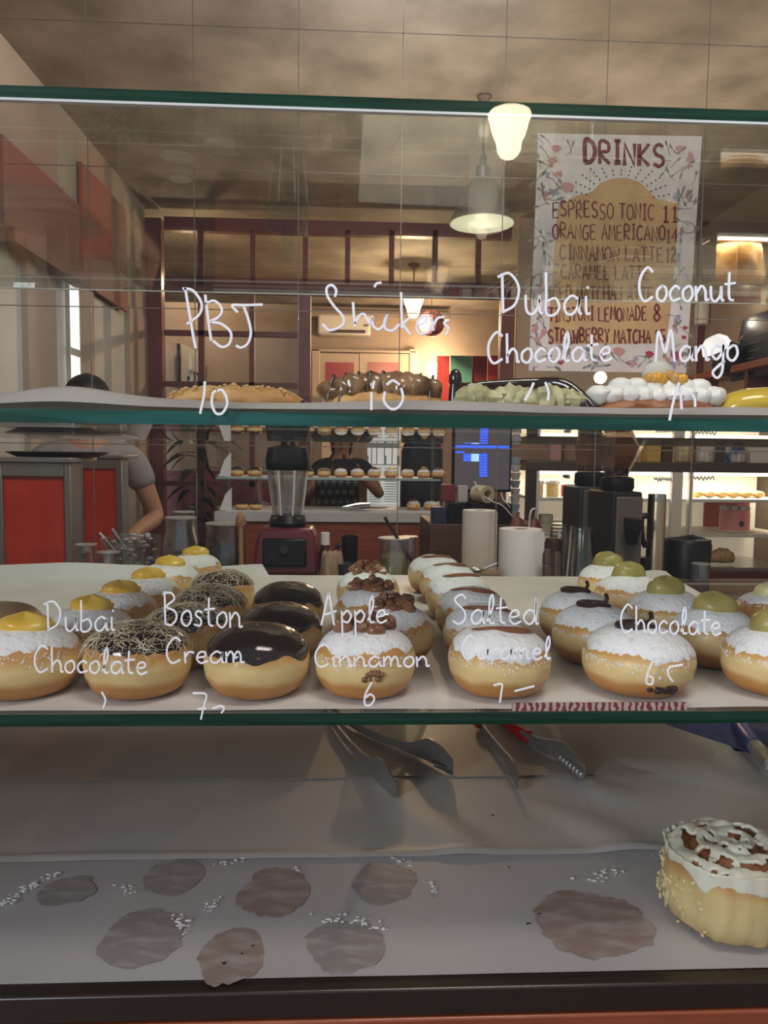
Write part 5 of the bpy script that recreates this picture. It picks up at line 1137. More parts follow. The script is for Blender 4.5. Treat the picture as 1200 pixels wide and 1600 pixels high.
for x_ in (-hw, hw): b.bb((x_-.008, .24, zk), (x_+.008, .256, z2+.25))
b.build('post', STEEL, t, smooth=False)
MB().bb((-hw, -.25, z2+.24), (hw, .25, z2+.25)).build('top_panel', GLASS_TOP, t, smooth=False)
for (z_, lb, ds) in ((z1, 'white paper under the pastries on the middle shelf of the farther case', .0), (zk, 'white paper on the deck of the farther case', 0)):
    tag(MB().bb((xl+.05, YK+.02, z_+.0002), (xr-.05, YK+.47, z_+.003)).build('baking_paper', PAPER, smooth=False), lb, 'paper')
kinds = 'CCCBKKAYSPA'
cnt = 0
for k, px in enumerate((370, 398, 480, 506, 532, 558, 584, 610, 636, 661, 684)):
    kd = kinds[k]; s_ = (21 if k > 1 else 23)/1155*4.55/.092
    dup(PROTO[kd][0], {'C': 'small dark glazed donut on the shelf of the farther case', 'B': 'small shredded chocolate donut on the shelf of the farther case', 'K': 'small sugared chocolate filled donut on the shelf of the farther case', 'A': 'small apple topped donut on the shelf of the farther case', 'Y': 'small custard donut on the shelf of the farther case', 'S': 'small caramel donut on the shelf of the farther case', 'P': 'small pistachio donut on the shelf of the farther case'}[kd],
        (X(px, YK+.08), YK+.08+.0*k, z1+.0035), k*.7, min(s_, 1.15), 'donuts on the farther case shelf: '+GR[kd])
for px in (378, 400): dup(PROTO['C'][0], 'dark glazed donut on the deck of the farther case', (X(px, YK+.1), YK+.1, zk+.0035), .3, .88, 'dark donuts on the farther case deck')
for px, kd in ((646, 'A'), (672, 'K')): dup(PROTO[kd][0], 'sugared donut at the post end of the farther case deck'+(' with apple' if kd == 'A' else ' with chocolate'), (X(px, YK+.2), YK+.2, zk+.0035), .3, .95)
p0, p1 = X(534, YK), X(578, YK); t2 = thing('tongs', 'small shiny tongs lying on the deck of the farther case', 'tongs', ((p0+p1)/2, YK+.03, zk+.004))
for s_ in (-1, 1): MB().tube(cr([(-(p1-p0)/2, 0, .02), (0, s_*.015, .03+.01*s_), ((p1-p0)/2, s_*.028, .04+.006*s_)]), [.010]*8+[.012]*9, 8).build('arm', STEEL, t2)
for k, (x, y, h_) in enumerate(((351, 745, 38), (352, 798, 36))):
    z_ = (z1, zk)[k]; a_ = X(x-10, YK); c_ = X(x+9, YK); zz = h_/1155*4.5
    tag(MB().poly([(a_, YK+.02, z_+.004), (c_, YK+.02, z_+.004), (c_-.005, YK+.06, z_+zz), (a_+.03, YK+.05, z_+zz*.7)], (0, .01, 0)).build('paper_sheet', mat('white_paper_card', (.62, .62, .60), .6), smooth=False), ['folded white paper standing on the middle shelf of the farther case', 'folded white paper standing on the deck of the farther case'][k], 'paper')
# plates of eclairs on its upper shelf
for k, px in enumerate((640, 672)):
    t2 = thing('eclair', ['eclair on the upper shelf of the farther case nearer the door', 'eclair at the end of the upper shelf of the farther case'][k], 'pastry', (X(px, YK+.1), YK+.1, z2+.001)); MB().ball((0, 0, .028), (.062, .03, .028), 16, 8).build('choux_body', ECLAIR, t2); MB().ball((0, 0, .044), (.052, .02, .016), 14, 8).build('icing', WHIP if k else CUSTARD, t2)

# ------------------------------------------------------------------ doorway, posts and street light behind
yd = YP-.03
b = MB(); pb(b, 484, 640, 502, 1000, yd, .04); pb(b, 548, 640, 573, 1000, yd, .04); pb(b, 690, 655, 712, 1000, yd, .04)
struct(b.build('trim_2', WOOD_T, smooth=False))
LOUV = mat('sunlit_white_shutter', (.8, .8, .78), .5, emit=(.95, 1, 1), es=.20); SLIT = mat('shutter_gap', (.34, .36, .37), .6)
b = MB(); pb(b, 573, 655, 624, 802, YP+.04, .01, 1); pb(b, 573, 727, 624, 731, YP, .03)
for y in range(733, 786, 4): pb(b, 576, y, 597, y+2.4, YP+.02, .012); pb(b, 600, y, 621, y+2.4, YP+.02, .012)
for x in (573, 596.5, 621): pb(b, x, 729, x+4, 788, YP+.01, .03)
pb(b, 573, 787, 624, 803, YP+.01, .02); pb(b, 573, 655, 624, 688, YP+.02, .01); pb(b, 573, 700, 624, 712, YP+.02, .01)
for x in (580, 588, 600, 612): pb(b, x, 690, x+1.6, 727, YP+.015, .012, 1)
pb(b, 576, 712, 600, 725, YP+.03, .008); pb(b, 604, 712, 620, 725, YP+.03, .008)
struct(b.build('window_2', [LOUV, SLIT], smooth=False))

# ------------------------------------------------------------------ till, till counter
YT = 2.95
zt = Z(745, 816, YT); x0, x1 = X(672, YT-.1), X(842, YT-.1)
tag(MB().bb((x0, YT-.12, 0), (x1, YT+.40, zt)).build('till_counter', mat('dark_counter_wood', (.075, .035, .022), .5, col2=(.11, .05, .03), scale=8, stretch=(1, 1, 8)), bevel=.004), 'dark wooden counter block under the till screen', 'counter')
mz = Z(752, 768, YT); t = thing('till_monitor', 'till touch screen showing blue bars and buttons', 'monitor', (X(752, YT), YT, zt)); o_ = Vector(t.location)
def Lm(x, y, d=0): return at(x, y, YT)-o_+Vector((0, -d, 0))
a_, c_ = Lm(707, 690), Lm(798, 769); MB().bb((a_.x, 0, c_.z), (c_.x, .035, a_.z)).build('housing', BLACK, t, bevel=.004)
a_, c_ = Lm(711, 694), Lm(795, 765); scr = MB().bb((a_.x, -.003, c_.z), (c_.x, .0, a_.z)).build('screen', mat('dark_screen', (.03, .028, .03), .25, emit=(.045, .038, .042), es=1.0), t, smooth=False)
BL = mat('screen_blue', (.02, .05, .4), .4, emit=(.035, .10, .80), es=1.0); BLL = mat('screen_light_blue', (.1, .2, .5), .4, emit=(.30, .50, .95), es=1.0)
b = MB()
def ui(b, x0, y0, x1, y1, d=.006, mi=0): a_, c_ = Lm(x0, y0), Lm(x1, y1); b.bb((a_.x, -d, c_.z), (c_.x, -d+.002, a_.z), mi)
ui(b, 711, 695.5, 795, 702); ui(b, 711, 705, 725, 708); ui(b, 724, 709, 736, 721); ui(b, 756, 706, 758, 708)
for k in range(8): ui(b, 749, 709+4.6*k, 761, 712.8+4.6*k)
ui(b, 736, 709, 748, 721, mi=1); b.build('screen_graphics', [BL, BLL], scr, smooth=False)
MB().bb((-.06, .0, c_.z-.10), (.06, .06, c_.z+.02)).build('neck', BLACK, t, bevel=.004); MB().bb((-.10, .02, 0), (.10, .16, .03)).build('foot', BLACK, t, bevel=.006)
MB().bb((-.09, .02, .03), (.09, .08, c_.z-.05)).build('stand', BLACK, t, bevel=.006)
def blk(name, label, cat, x0, y0, x1, y1, Y, d, m_, base=None, bev=.003):
    a_, c_ = at(x0, (y0+y1)/2, Y), at(x1, (y0+y1)/2, Y); zt_, zb_ = Z((x0+x1)/2, y0, Y), (base if base is not None else Z((x0+x1)/2, y1, Y))
    return tag(MB().bb((a_.x, Y, zb_), (c_.x, Y+d, zt_)).build(name, m_, bevel=bev), label, cat)
blk('receipt_printer', 'black receipt printer box below the till screen', 'printer', 700, 786, 728, 814, YT-.10, .12, BLACK, zt)
blk('cash_drawer', 'low black cash drawer box under the white cable', 'cash drawer', 738, 787, 800, 814, YT-.11, .10, BLACKM, zt)
blk('carton', 'small white and grey carton stacked on the receipt printer', 'box', 716, 759, 731, 781, YT-.06, .06, mat('grey_white_carton', (.50, .48, .44), .7), Z(714, 786, YT-.1)+.001)
blk('carton', 'dark red carton beside the white carton near the till', 'box', 690, 757, 712, 781, YT-.02, .06, WINE, Z(714, 786, YT-.1)+.001)
blk('blue_box', 'dark blue carton under the dark red carton', 'box', 676, 793, 698, 815, YT-.10, .1, mat('navy_carton', (.02, .025, .07), .5), zt)
p = at(747, 777, YT-.09); o = MB().lathe([(.022, 0), (.042, 0), (.042, .085), (.022, .085), (.022, 0)], n=28).build('till_roll', mat('cream_paper', (.62, .52, .34), .7)); o.rotation_euler = (pi/2, 0, .5); o.location = (p.x, p.y+.04, Z(745, 787, YT-.11)+.045); tag(o, 'cream paper till roll lying on the black cash drawer', 'paper roll')
tag(MB().tube(cr([at(741, 752, YT-.115), at(752, 771, YT-.13), at(768, 783, YT-.14), at(785, 790, YT-.14), at(800, 806, YT-.14)]), .0035).build('white_cable', WHITE), 'white cable curling below the till screen', 'cable')
tag(MB().tube(cr([at(783, 770, YT-.115), at(786, 780, YT-.13), at(792, 786, YT-.14), at(797, 793, YT-.14)]), .003).build('cable', WHITE), 'thin white cable beside the glass bottle at the till', 'cable')
Y = 3.02
t = thing('glass_bottle', 'clear glass bottle beside the till screen', 'bottle', (X(791, Y), Y, zt+.001)); h = Z(791, 752, Y)-zt; MB().lathe([(.001, 0), (.020, 0), (.021, h*.55), (.012, h*.65), (.020, h*.8), (.018, h), (.014, h)]).build('glass', GLASS_JAR, t)
t = thing('cup_stack', 'stack of blue and white cups beside the till near the glass fridge', 'cups', (X(804, Y+.1), Y+.1, zt+.001)); h = Z(804, 713, Y+.1)-zt
for k in range(8): MB().lathe([(.019, h*k/8), (.027, h*(k+.92)/8), (.024, h*(k+.92)/8), (.018, h*k/8+.004)]).build('cup', mat('pale_blue_cup', (.45, .58, .68), .4) if k % 3 == 1 else WHITE, t)
# brown pouches
for k, (xa, xb, yt, lb) in enumerate(((794, 824, 800, 'red brown pouch with a pointed top behind the paper rolls'), (822, 850, 804, 'red brown pouch with a white strap behind the paper rolls'))):
    Y = 1.95+.03*k; w = (X(xb, Y)-X(xa, Y))/2; h = Z((xa+xb)/2, yt, Y)-ZB; t = thing('pouch', lb, 'bag', (X((xa+xb)/2, Y), Y, ZB))
    MB().lathe([(.001, 0), (w*.9, 0), (w, h*.3), (w*.95, h*.72), (w*.55, h*.88), (w*.18, h*.93), (w*.2, h), (.001, h)], sy=.7).build('pouch', mat('red_brown_leather', (.16, .05, .03), .5), t)
    if k: MB().tube(cr([(-w*.8, -.02, h*.75), (-w*.7, -.03, h*1.05), (-w*.1, -.02, h*1.1), (w*.1, 0, h*.95)]), .004).build('strap', WHITE, t)

# ------------------------------------------------------------------ lit fridge counter
YR = 3.45
xa, xb = X(822, YR), X(1260, YR); zt = Z(1000, 722, YR); zb_ = Z(1000, 893, YR); D = .55
t = thing('display_fridge', 'brightly lit glass display fridge of cakes with a dark steel frame', 'fridge', ((xa+xb)/2, YR+D/2, 0)); o_ = Vector(t.location); hw = (xb-xa)/2
INT = mat('lit_white_interior', (.85, .80, .70), .5, emit=(1, .86, .66), es=.20)
MB().bb((-hw, -D/2, 0), (hw, D/2, zb_)).build('base', mat('dark_red_base', (.12, .02, .02), .45), t, bevel=.004)
MB().bb((-hw, D/2-.02, zb_), (hw, D/2, zt)).build('back_panel', INT, t, smooth=False)
MB().bb((-hw, -D/2, zt-.055), (hw, D/2, zt)).build('top_frame', mat('bronze_frame', (.13, .10, .075), .35, .5), t, bevel=.004)
xm = X(1057, YR)-o_.x
b = MB(); b.bb((-hw, -D/2, zb_), (-hw+.055, -D/2+.04, zt-.055)); b.bb((hw-.05, -D/2, zb_), (hw, -D/2+.04, zt-.055)); b.build('dark_post', mat('bronze_post', (.10, .07, .05), .35, .4), t)
ML = mat('white_mullion', (.85, .82, .74), .4)
MB().bb((xm-.03, -D/2, zb_), (xm+.03, -D/2+.03, zt-.055)).build('mullion', ML, t); MB().bb((xm+.07, -D/2, zb_), (xm+.09, -D/2+.03, zt-.055)).build('mullion', ML, t)
MB().bb((-hw+.055, -D/2, zb_), (-hw+.07, -D/2+.02, zt-.055)).build('mullion', ML, t)
LED = mat('led_strip', (1, 1, 1), .4, emit=(1, .93, .82), es=1.6)
MB().bb((-hw+.08, -D/2+.05, zt-.075), (hw-.08, -D/2+.08, zt-.056)).build('led_strip', LED, t, smooth=False)
MB().bb((-hw+.06, -D/2+.004, zb_), (hw-.06, -D/2+.008, zt-.055)).build('glass_door', GLASS, t, smooth=False)
s1 = Z(1000, 778, YR+.1); s2 = Z(1000, 832, YR+.1); s3 = zb_+.0
for z_ in (s1, s2): MB().bb((-hw+.05, -D/2+.03, z_-.018), (hw-.05, D/2-.02, z_)).build('shelf', mat('white_shelf', (.86, .83, .76), .4), t, smooth=False)
MB().bb((-hw+.05, -D/2+.03, zb_), (hw-.05, D/2-.02, zb_+.02)).build('floor_tray', STEEL, t, smooth=False)
for (x0_, z_) in ((X(1140, YR+.2)-o_.x, s2),): MB().bb((x0_, D/2-.04, z_), (hw-.05, D/2-.022, s1-.03)).build('red_backing', REDP, t, smooth=False)
b = MB()
def scrawl(b, x0, x1, y):
    pts = []; n_ = 14
    for k in range(n_): pts.append(at(x0+(x1-x0)*k/(n_-1), y+(5 if k % 2 else -3)*rnd.uniform(.4, 1), YR-.004)-o_)
    b.strip(cr(pts, 3), (0, -1, 0), .008)
scrawl(b, 1022, 1050, 748); scrawl(b, 1078, 1116, 746); scrawl(b, 880, 890, 744); b.build('glass_writing', MARK, t, smooth=False)
for x_, e_ in ((-.45, 3.4), (.25, 3.4), (.75, 3.4)):
    lamp('fridge_light', 'AREA', (o_.x+x_, YR+D/2-.05, zt-.085), e_, (1, .88, .70), .5, (o_.x+x_, YR+D/2, 0), .15)
SP = mat('sponge_yellow', (.66, .46, .16), .6, col2=(.74, .56, .25), scale=40)
def cake(label, px, Y, z_, r, h, m_, top=None, cat='cake', name='cake', berry=0, group=None):
    t = thing(name, label, cat, (X(px, Y), Y, z_+.001), group=group)
    MB().lathe([(.001, 0), (r, 0), (r, h*.85), (r*.93, h), (.001, h)], n=32).build('body', m_, t)
    if top:
        b = MB()
        for k in range(9): a_ = 2*pi*k/9; b.ball((r*.8*cos(a_), r*.8*sin(a_), h+.008), (.018, .018, .016), 10, 6)
        b.build('topping', top, t)
    return t
PINK = mat('pink_icing', (.72, .25, .27), .45)
t2 = cake('pink cake with white piping and a dark berry in the lit fridge', 1148, YR+.22, s2, .085, .13, PINK, WHIP)
MB().ball((-.0, -.085, .05), (.018, .012, .018)).build('berry', mat('dark_berry', (.10, .02, .05), .3), t2); MB().lathe([(.1, 0), (.115, .004), (.11, .008), (.001, .008)], (0, 0, -.0005), 32).build('cake_board', WHITE, t2)
for k, px in enumerate((838, 862)): cake('small yellow cream cake on the upper fridge shelf'+(', against the dark post' if k == 0 else ', next to a red jar'), px, YR+.16, s1, .036, .075, SP, WHIP)
cake('small red lidded jar on the upper fridge shelf', 886, YR+.16, s1, .04, .07, mat('red_jam', (.45, .05, .05), .3), cat='jar', name='jam_jar')
for k, (px, z_, r_) in enumerate(((852, s2, .045), (853, s2+.05, .042))): cake(['pale ring cake at the bottom of the small stack in the fridge', 'pale ring cake on top of the small stack in the fridge'][k], px, YR+.14, z_, r_, .048, mat('pale_cake', (.66, .58, .48), .6))
for k, (px, z_) in enumerate(((872, s2), (890, s2), (889, s2+.062))): cake(['yellow bun at the front of the fridge pile', 'yellow bun under the topmost one of the fridge pile', 'topmost yellow bun of the fridge pile'][k], px, YR+.12, z_, .036, .06, SP, name='bun', cat='bun')
for k, px in enumerate((1088, 1107, 1126, 1145, 1164, 1183)): 
    t2 = thing('flat_bun', 'golden flat bun in the row on the upper fridge shelf', 'bun', (X(px, YR+.16), YR+.16, s1+.001), group='flat buns on the upper fridge shelf'); MB().ball((0, 0, .022), (.038, .038, .022), 16, 8).build('dough', mat('flat_bun_dough', (.62, .40, .15), .6), t2)
t2 = thing('croissant', 'golden croissant on the fridge floor tray', 'pastry', (X(1128, YR+.15), YR+.15, zb_+.021)); b = MB(); c = cr([(-.075, .0, .02), (-.045, -.02, .045), (0, -.025, .058), (.045, -.02, .045), (.075, .0, .02)], 5); b.tube(c, [.012+.032*sin(pi*i/(len(c)-1))*(1+.12*sin(i*2.2)) for i in range(len(c))], 14); b.build('dough', mat('croissant_dough', (.62, .33, .09), .5, col2=(.72, .46, .18), scale=25, stretch=(5, 1, 1)), t2)
# things on top of the fridge
Y = YR+.1
blk('cardboard_box', 'wide brown cardboard box lying on top of the fridge beside the till screen', 'box', 800, 655, 903, 714, Y, .35, CARD, zt+.001)
blk('pink_carton', 'narrow pink carton standing in front of the brown box on the fridge', 'box', 861, 668, 878, 716, Y-.08, .06, mat('pink_card', (.55, .27, .25), .7), zt+.001)
blk('yellow_carton', 'yellow and brown carton on the fridge behind the hopper', 'box', 1012, 664, 1034, 716, Y, .1, mat('yellow_card', (.62, .40, .09), .6), zt+.001)
blk('brown_carton', 'dark brown carton beside the yellow carton on the fridge', 'box', 1036, 662, 1052, 716, Y+.02, .1, mat('brown_card', (.10, .05, .03), .6), zt+.001)
bag('bread_bag', 'cream translucent bag of bread on top of the fridge', 1053, 1077, 668, Y, mat('cream_bag', (.66, .52, .34), .35, col2=(.52, .36, .2), scale=12), 5, .06, zt+.001)
bag('bread_bag', 'white plastic bag on top of the fridge next to the cream bag', 1086, 1110, 666, Y+.02, mat('white_bag', (.72, .70, .64), .3, col2=(.52, .46, .38), scale=16), 8, .06, zt+.001)
bag('blue_bag', 'clear bag with blue contents on top of the fridge', 1130, 1158, 690, Y, mat('blue_mix_bag', (.05, .10, .20), .3, col2=(.55, .53, .48), scale=9, lo=.42, hi=.55), 11, .06, zt+.001)
blk('grey_tray', 'dark grey plastic tray stacked behind the bags on the fridge', 'tray', 1110, 676, 1152, 694, Y+.18, .1, mat('grey_plastic', (.12, .12, .11), .4), zt+.001)
blk('white_carton', 'white carton at the end of the fridge top', 'box', 1174, 660, 1215, 716, Y, .2, WHITE, zt+.001)
# foliage with a bright bulb beside the poster foot
random.seed(8)
Y = 4.6; p = at(915, 700, Y); t = thing('potted_plant', 'yellow green lit plant behind the pastries under the poster', 'plant', (p.x, Y, zt+.0)); t.location.z = Z(915, 640, Y)
t.location.z = 0
zpl = Z(915, 650, Y)
MB().bb((-.12, -.1, 0), (.12, .1, zpl-.2)).build('stand', MAROON, t); MB().lathe([(.001, zpl-.2), (.09, zpl-.2), (.11, zpl-.02), (.09, zpl-.02), (.001, zpl-.06)]).build('pot', WINE, t)
b = MB()
for k in range(80):
    a_ = random.uniform(0, 6.28); L_ = random.uniform(.12, .30); dr = Vector((cos(a_)*.5, sin(a_)*.5, 1)).normalized(); c = [Vector((0, 0, zpl-.05))+dr*L_*i/4+Vector((cos(a_), sin(a_), -.3))*.10*(i/4)**2 for i in range(5)]; b.strip(cr(c, 2), (0, -1, .1), .012, .001)
b.build('leaves', mat('lit_leaf', (.30, .30, .05), .5), t)
p = at(938, 590, 4.45); t = thing('bulb_lamp', 'small bright bare bulb shining beside the lit plant', 'lamp', p); MB().ball((0, 0, 0), .042).build('bulb', mat('bright_bulb', (1, .9, .7), .4, emit=(1, .85, .6), es=14), t); MB().tube([(0, 0, .04), (0, 0, ZC-p.z)], .003).build('cord', BLACK, t)
lamp('bulb_glow', 'POINT', (p.x, p.y-.1, p.z), 4, WARM, .03)
# reflection in the top glass, added as a lit cabinet with a bag
Y = 3.9; t = thing('reflected_cabinet', 'reflection built as a lit open cabinet with dark top rail beside the poster', 'cabinet', (X(1190, Y), Y, Z(1150, 442, Y))); o_ = Vector(t.location); zt2 = Z(1150, 347, Y)-o_.z; x0 = X(1094, Y)-o_.x; x1 = XR-o_.x-.005
MB().bb((x0, 0, zt2-.08), (x1, .3, zt2)).build('top_rail', mat('taupe_rail', (.13, .105, .09), .5), t, bevel=.003)
MB().bb((x0, .28, 0), (x1, .3, zt2-.08)).build('back_panel', mat('warm_cabinet_back', (.55, .42, .30), .6), t, smooth=False)
MB().bb((x0, 0, -.012), (x1, .3, 0)).build('shelf', mat('cabinet_glass_shelf', (.42, .40, .35), .3), t, smooth=False); MB().bb((x0, 0, 0), (x0+.03, .3, zt2-.08)).build('side_panel', mat('taupe_side', (.2, .15, .12), .5), t, smooth=False)
MB().bb((x0+.06, .02, zt2-.095), (x1-.02, .05, zt2-.081)).build('led_strip', LED, t, smooth=False)
bag('bread_bag', 'reflected orange bread bag in the added lit cabinet', 1097, 1172, 372, Y+.14, mat('orange_bag', (.55, .24, .06), .4, col2=(.68, .40, .15), scale=8, bump=.4, bscale=12), 21, .10, o_.z+.001)
lamp('cabinet_fill_light', 'AREA', (o_.x+(x0+x1)/2, Y+.08, o_.z+zt2-.10), 2.5, (1, .88, .68), .5, (o_.x+(x0+x1)/2, Y+.12, 0), .1)  # added light that brightens the reflected bag
t2 = thing('reflected_blue_item', 'reflected blue and white item in the added lit cabinet', 'bottle', (X(1194, Y+.1), Y+.1, o_.z+.001)); MB().lathe([(.001, 0), (.04, 0), (.04, .12), (.02, .15), (.02, .17)]).build('bottle', mat('light_blue_plastic', (.10, .30, .50), .3), t2); MB().lathe([(.021, .165), (.024, .17), (.024, .20), (0, .20)]).build('cap', WHITE, t2)

# ------------------------------------------------------------------ people
SKIN = mat('tan_skin', (.34, .17, .095), .55, sss=.1); GTEE = mat('grey_shirt_cloth', (.23, .20, .185), .85, bump=.2, bscale=60); BTEE = mat('black_cloth', (.02, .019, .022), .85); HAIR = mat('black_hair', (.012, .010, .010), .5, bump=.4, bscale=120); TROU = mat('dark_trousers', (.03, .03, .045), .85)
def skin(name, chains, m_, parent):
    """one continuous skin: chains of (point, radius) that start at an existing point index or None"""
    me = bpy.data.meshes.new(name); vs = []; es = []; rs = []; idx = {}
    for ch in chains:
        prev = None
        for key, p, r_ in ch:
            if key in idx: prev = idx[key]; continue
            vs.append(p); rs.append(r_); i = len(vs)-1; idx[key] = i
            if prev is not None: es.append((prev, i))
            prev = i
    me.from_pydata(vs, es, []); me.materials.append(m_); o = bpy.data.objects.new(name, me); COL.objects.link(o); o.parent = parent
    md = o.modifiers.new('skin', 'SKIN'); md.use_smooth_shade = True
    for i, sv in enumerate(me.skin_vertices[0].data): sv.radius = rs[i] if isinstance(rs[i], tuple) else (rs[i], rs[i]); sv.use_root = (i == 0)
    s2_ = o.modifiers.new('sub', 'SUBSURF'); s2_.levels = 2; s2_.render_levels = 2
    return o
def fingers(side, w, d, up=Vector((0, 0, 1)), r=.008):
    """five finger chains from a wrist w along direction d"""
    d = d.normalized(); s_ = d.cross(up).normalized(); out = []; palm = w+d*.045
    out.append([(side+'wr', w, .026), (side+'pm', palm, (.036, .018))])
    for k, (o_, l_) in enumerate(((-.030, .062), (-.010, .074), (.010, .070), (.028, .055))):
        a_ = palm+d*.035+s_*o_; out.append([(side+'pm', palm, .03), (side+'f%da' % k, a_, r*1.1), (side+'f%db' % k, a_+d*l_*.5+up*-.006, r), (side+'f%dc' % k, a_+d*l_*.9-up*.022, r*.8)])
    a_ = palm-d*.01-s_*.036; out.append([(side+'pm', palm, .03), (side+'ta', a_, r*1.3), (side+'tb', a_+d*.03-s_*.014, r*1.1), (side+'tc', a_+d*.055-s_*.012, r*.9)])
    return out
V = Vector
def person(label, loc, rz, H, pose, shirt, trou, hair):
    t = thing('person', label, 'person', loc, rz); k = H/1.70
    hip = V((0, 0, .90))*k; ch = []
    ch.append([('hip', hip, (.15*k, .10*k)), ('wst', V((0, -.01, 1.05))*k, (.13*k, .09*k)), ('chs', V((0, -.01, 1.25))*k, (.15*k, .10*k)), ('col', V((0, 0, 1.40))*k, (.09*k, .07*k)), ('nek', V((0, .0, 1.47))*k, .052*k), ('jaw', V((0, -.02, 1.545))*k, (.066*k, .076*k)), ('hed', V((0, -.005, 1.61))*k, (.080*k, .094*k)), ('top', V((0, .005, 1.665))*k, (.056*k, .068*k))])
    for sd, s_ in (('l', -1), ('r', 1)):
        ch.append([('hip', hip, .1), (sd+'th', V((s_*.09, 0, .82))*k, .088*k), (sd+'kn', V((s_*.10, -.01, .48))*k, .058*k), (sd+'sh', V((s_*.10, .01, .28))*k, .052*k), (sd+'an', V((s_*.10, .02, .08))*k, .036*k), (sd+'ft', V((s_*.11, -.08, .035))*k, .034*k), (sd+'to', V((s_*.115, -.17, .028))*k, .026*k)])
        el, wr = pose[sd]; el = V(el)*k; wr = V(wr)*k; so = V((s_*.175, 0, 1.385))*k
        ch.append([('col', V((0, 0, 1.40))*k, .09), (sd+'so', so, .056*k), (sd+'ua', so.lerp(el, .5), .047*k), (sd+'el', el, .040*k), (sd+'fa', el.lerp(wr, .45), .038*k), (sd+'wr', wr, .026*k)])
        ch += fingers(sd, wr, (wr-el))
    skin('body', ch, SKIN, t)
    # clothes
    c2 = [[('hip', hip+V((0, 0, -.03)), (.165*k, .118*k)), ('wst', V((0, -.01, 1.05))*k, (.148*k, .108*k)), ('chs', V((0, -.01, 1.25))*k, (.168*k, .118*k)), ('col', V((0, 0, 1.395))*k, (.10*k, .08*k))]]
    for sd, s_ in (('l', -1), ('r', 1)):
        el = V(pose[sd][0])*k; so = V((s_*.175, 0, 1.385))*k; c2.append([('col', V((0, 0, 1.395))*k, .09), (sd+'so', so, .070*k), (sd+'ua', so.lerp(el, .55), .064*k)])
    skin('shirt', c2, shirt, t)
    c3 = [[('hip', hip+V((0, 0, .02)), (.162*k, .116*k)), ('hp2', hip-V((0, 0, .05)), (.15*k, .11*k))]]
    for sd, s_ in (('l', -1), ('r', 1)): c3.append([('hp2', hip, .1), (sd+'th', V((s_*.09, 0, .80))*k, .104*k), (sd+'kn', V((s_*.10, -.01, .48))*k, .074*k), (sd+'an', V((s_*.10, .02, .12))*k, .056*k)])
    skin('trousers', c3, trou, t)
    b = MB(); b.ball(V((0, .018, 1.645))*k, (.092*k, .108*k, .088*k), 24, 14, fn=lambda q, p: q*(1 if p.y > -.35 or p.z > .45 else .80)); 
    if hair == 'bun': b.ball(V((0, .10, 1.70))*k, .045*k, 14, 10)
    else: b.ball(V((0, .06, 1.55))*k, (.085*k, .06*k, .14*k), 16, 10)
    b.build('hair', HAIR, t)
    b = MB()
    for s_ in (-1, 1): b.ball(V((s_*.031, -.098, 1.60))*k, (.013*k, .006*k, .008*k), 10, 6)
    b.build('eyes', mat('dark_eyes', (.03, .02, .02), .2), t); MB().ball(V((0, -.107, 1.575))*k, (.012*k, .018*k, .022*k), 10, 8).build('nose', SKIN, t); MB().ball(V((0, -.098, 1.535))*k, (.024*k, .008*k, .008*k), 12, 6).build('lips', mat('lip_tone', (.30, .10, .08), .5), t)
    b = MB()
    for s_ in (-1, 1): b.ball(V((s_*.084, .0, 1.59))*k, (.010*k, .02*k, .032*k), 10, 8)
    b.build('ears', SKIN, t)
    return t
Y = 2.55; person('person in a grey shirt with dark hair standing behind the red panelled cabinets', (X(140, Y), Y, 0), .35, 1.70, dict(l=((-.26, -.05, 1.13), (-.20, -.25, 1.08)), r=((.275, .0, 1.12), (.16, -.22, 1.07))), GTEE, TROU, 'bun')
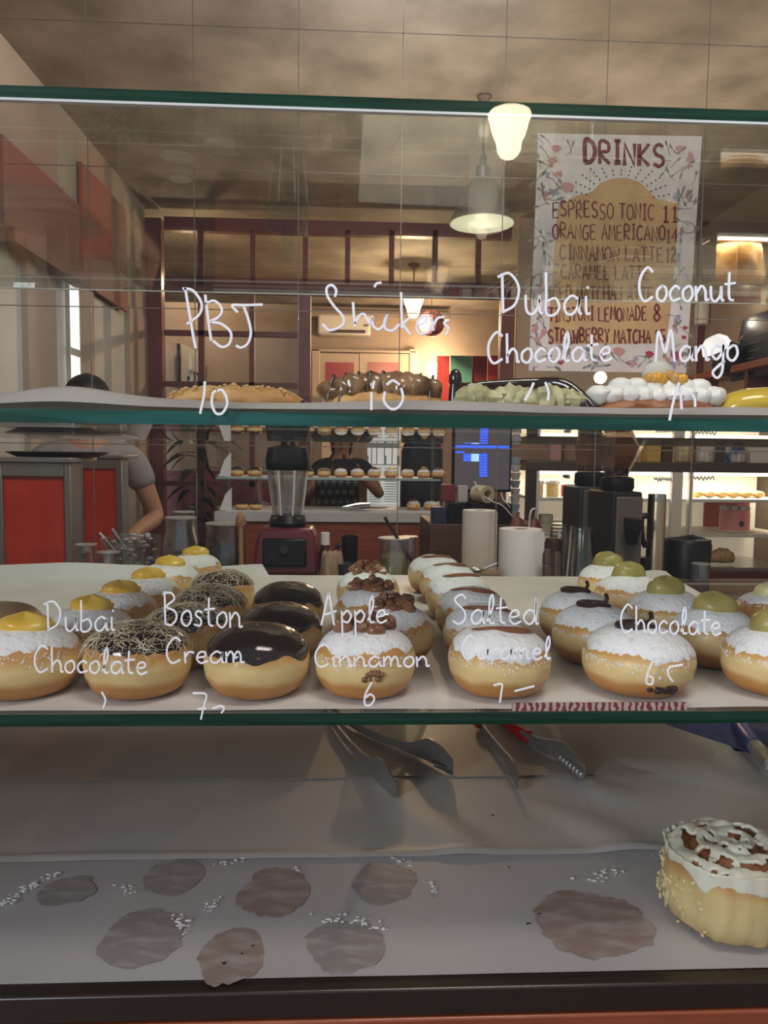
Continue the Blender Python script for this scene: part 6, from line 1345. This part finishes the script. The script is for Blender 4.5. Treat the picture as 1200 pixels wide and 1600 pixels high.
Y = 4.80; ph = person('person in black clothes holding up a phone behind the farther case', (X(533, Y), Y, 0), .0, 1.62, dict(l=((-.24, -.10, 1.16), (-.06, -.33, 1.36)), r=((.30, -.10, 1.17), (.12, -.33, 1.36))), BTEE, BTEE, 'long')
p = ph.location; tag(MB().bb((p.x-.045, Y-.455, 1.30), (p.x+.105, Y-.44, 1.38)).build('phone', BLACK, bevel=.004), 'black phone held up in both hands by the person in black', 'phone')
# patterned tote
t = thing('tote_bag', 'dark bag with a pale star lattice pattern carried in front of the person in black', 'bag', (X(527, Y-.34), Y-.34, Z(527, 806, Y-.34))); h = Z(527, 747, Y-.30)-t.location.z; w = (X(560, Y-.30)-X(492, Y-.30))/2
MB().bb((-w, -.04, 0), (w, .04, h)).build('bag', BTEE, t, bevel=.015)
b = MB()
for i in range(-3, 4):
    for j in range(0, 4):
        cx_, cz_ = i*w*.33+(w*.16 if j % 2 else 0), h*.12+j*h*.26
        if abs(cx_) > w*.85: continue
        for q in range(6): a_ = q*pi/3; b.strip([V((cx_, -.042, cz_)), V((min(max(cx_+w*.17*cos(a_), -w*.95), w*.95), -.042, min(max(cz_+w*.17*sin(a_), .01), h-.01)))], (0, -1, 0), .006)
b.build('star_pattern', mat('pale_pattern', (.34, .35, .36), .7), t, smooth=False)
for s_ in (-.5, .5): MB().tube(cr([(s_*w, 0, h-.01), (s_*w*.8, .02, h+.10), (s_*w*.5, .05, h+.16)]), .010).build('strap', BTEE, t)
# dark coat hanging by the post
t = thing('coat_rack', 'dark coat hanging beside the person in black behind the farther case', 'coat', (X(658, 4.7), 4.7, 0)); zc = Z(658, 688, 4.7)
MB().lathe([(.16, .02), (.16, 0), (.001, 0)]).tube([(0, 0, 0), (0, 0, zc+.1)], .015).build('stand', BLACKM, t)
def coat(p, tt, k): g = 1+.12*sin(tt*6+k); return Vector((p.x*g, p.y*g*.55, p.z))
MB().lathe([(.04, zc+.06), (.10, zc+.03), (.135, zc-.08), (.14, zc-.4), (.15, zc-.62), (.12, zc-.62)], n=40, fn=coat).build('coat', mat('navy_coat', (.03, .032, .05), .85), t)
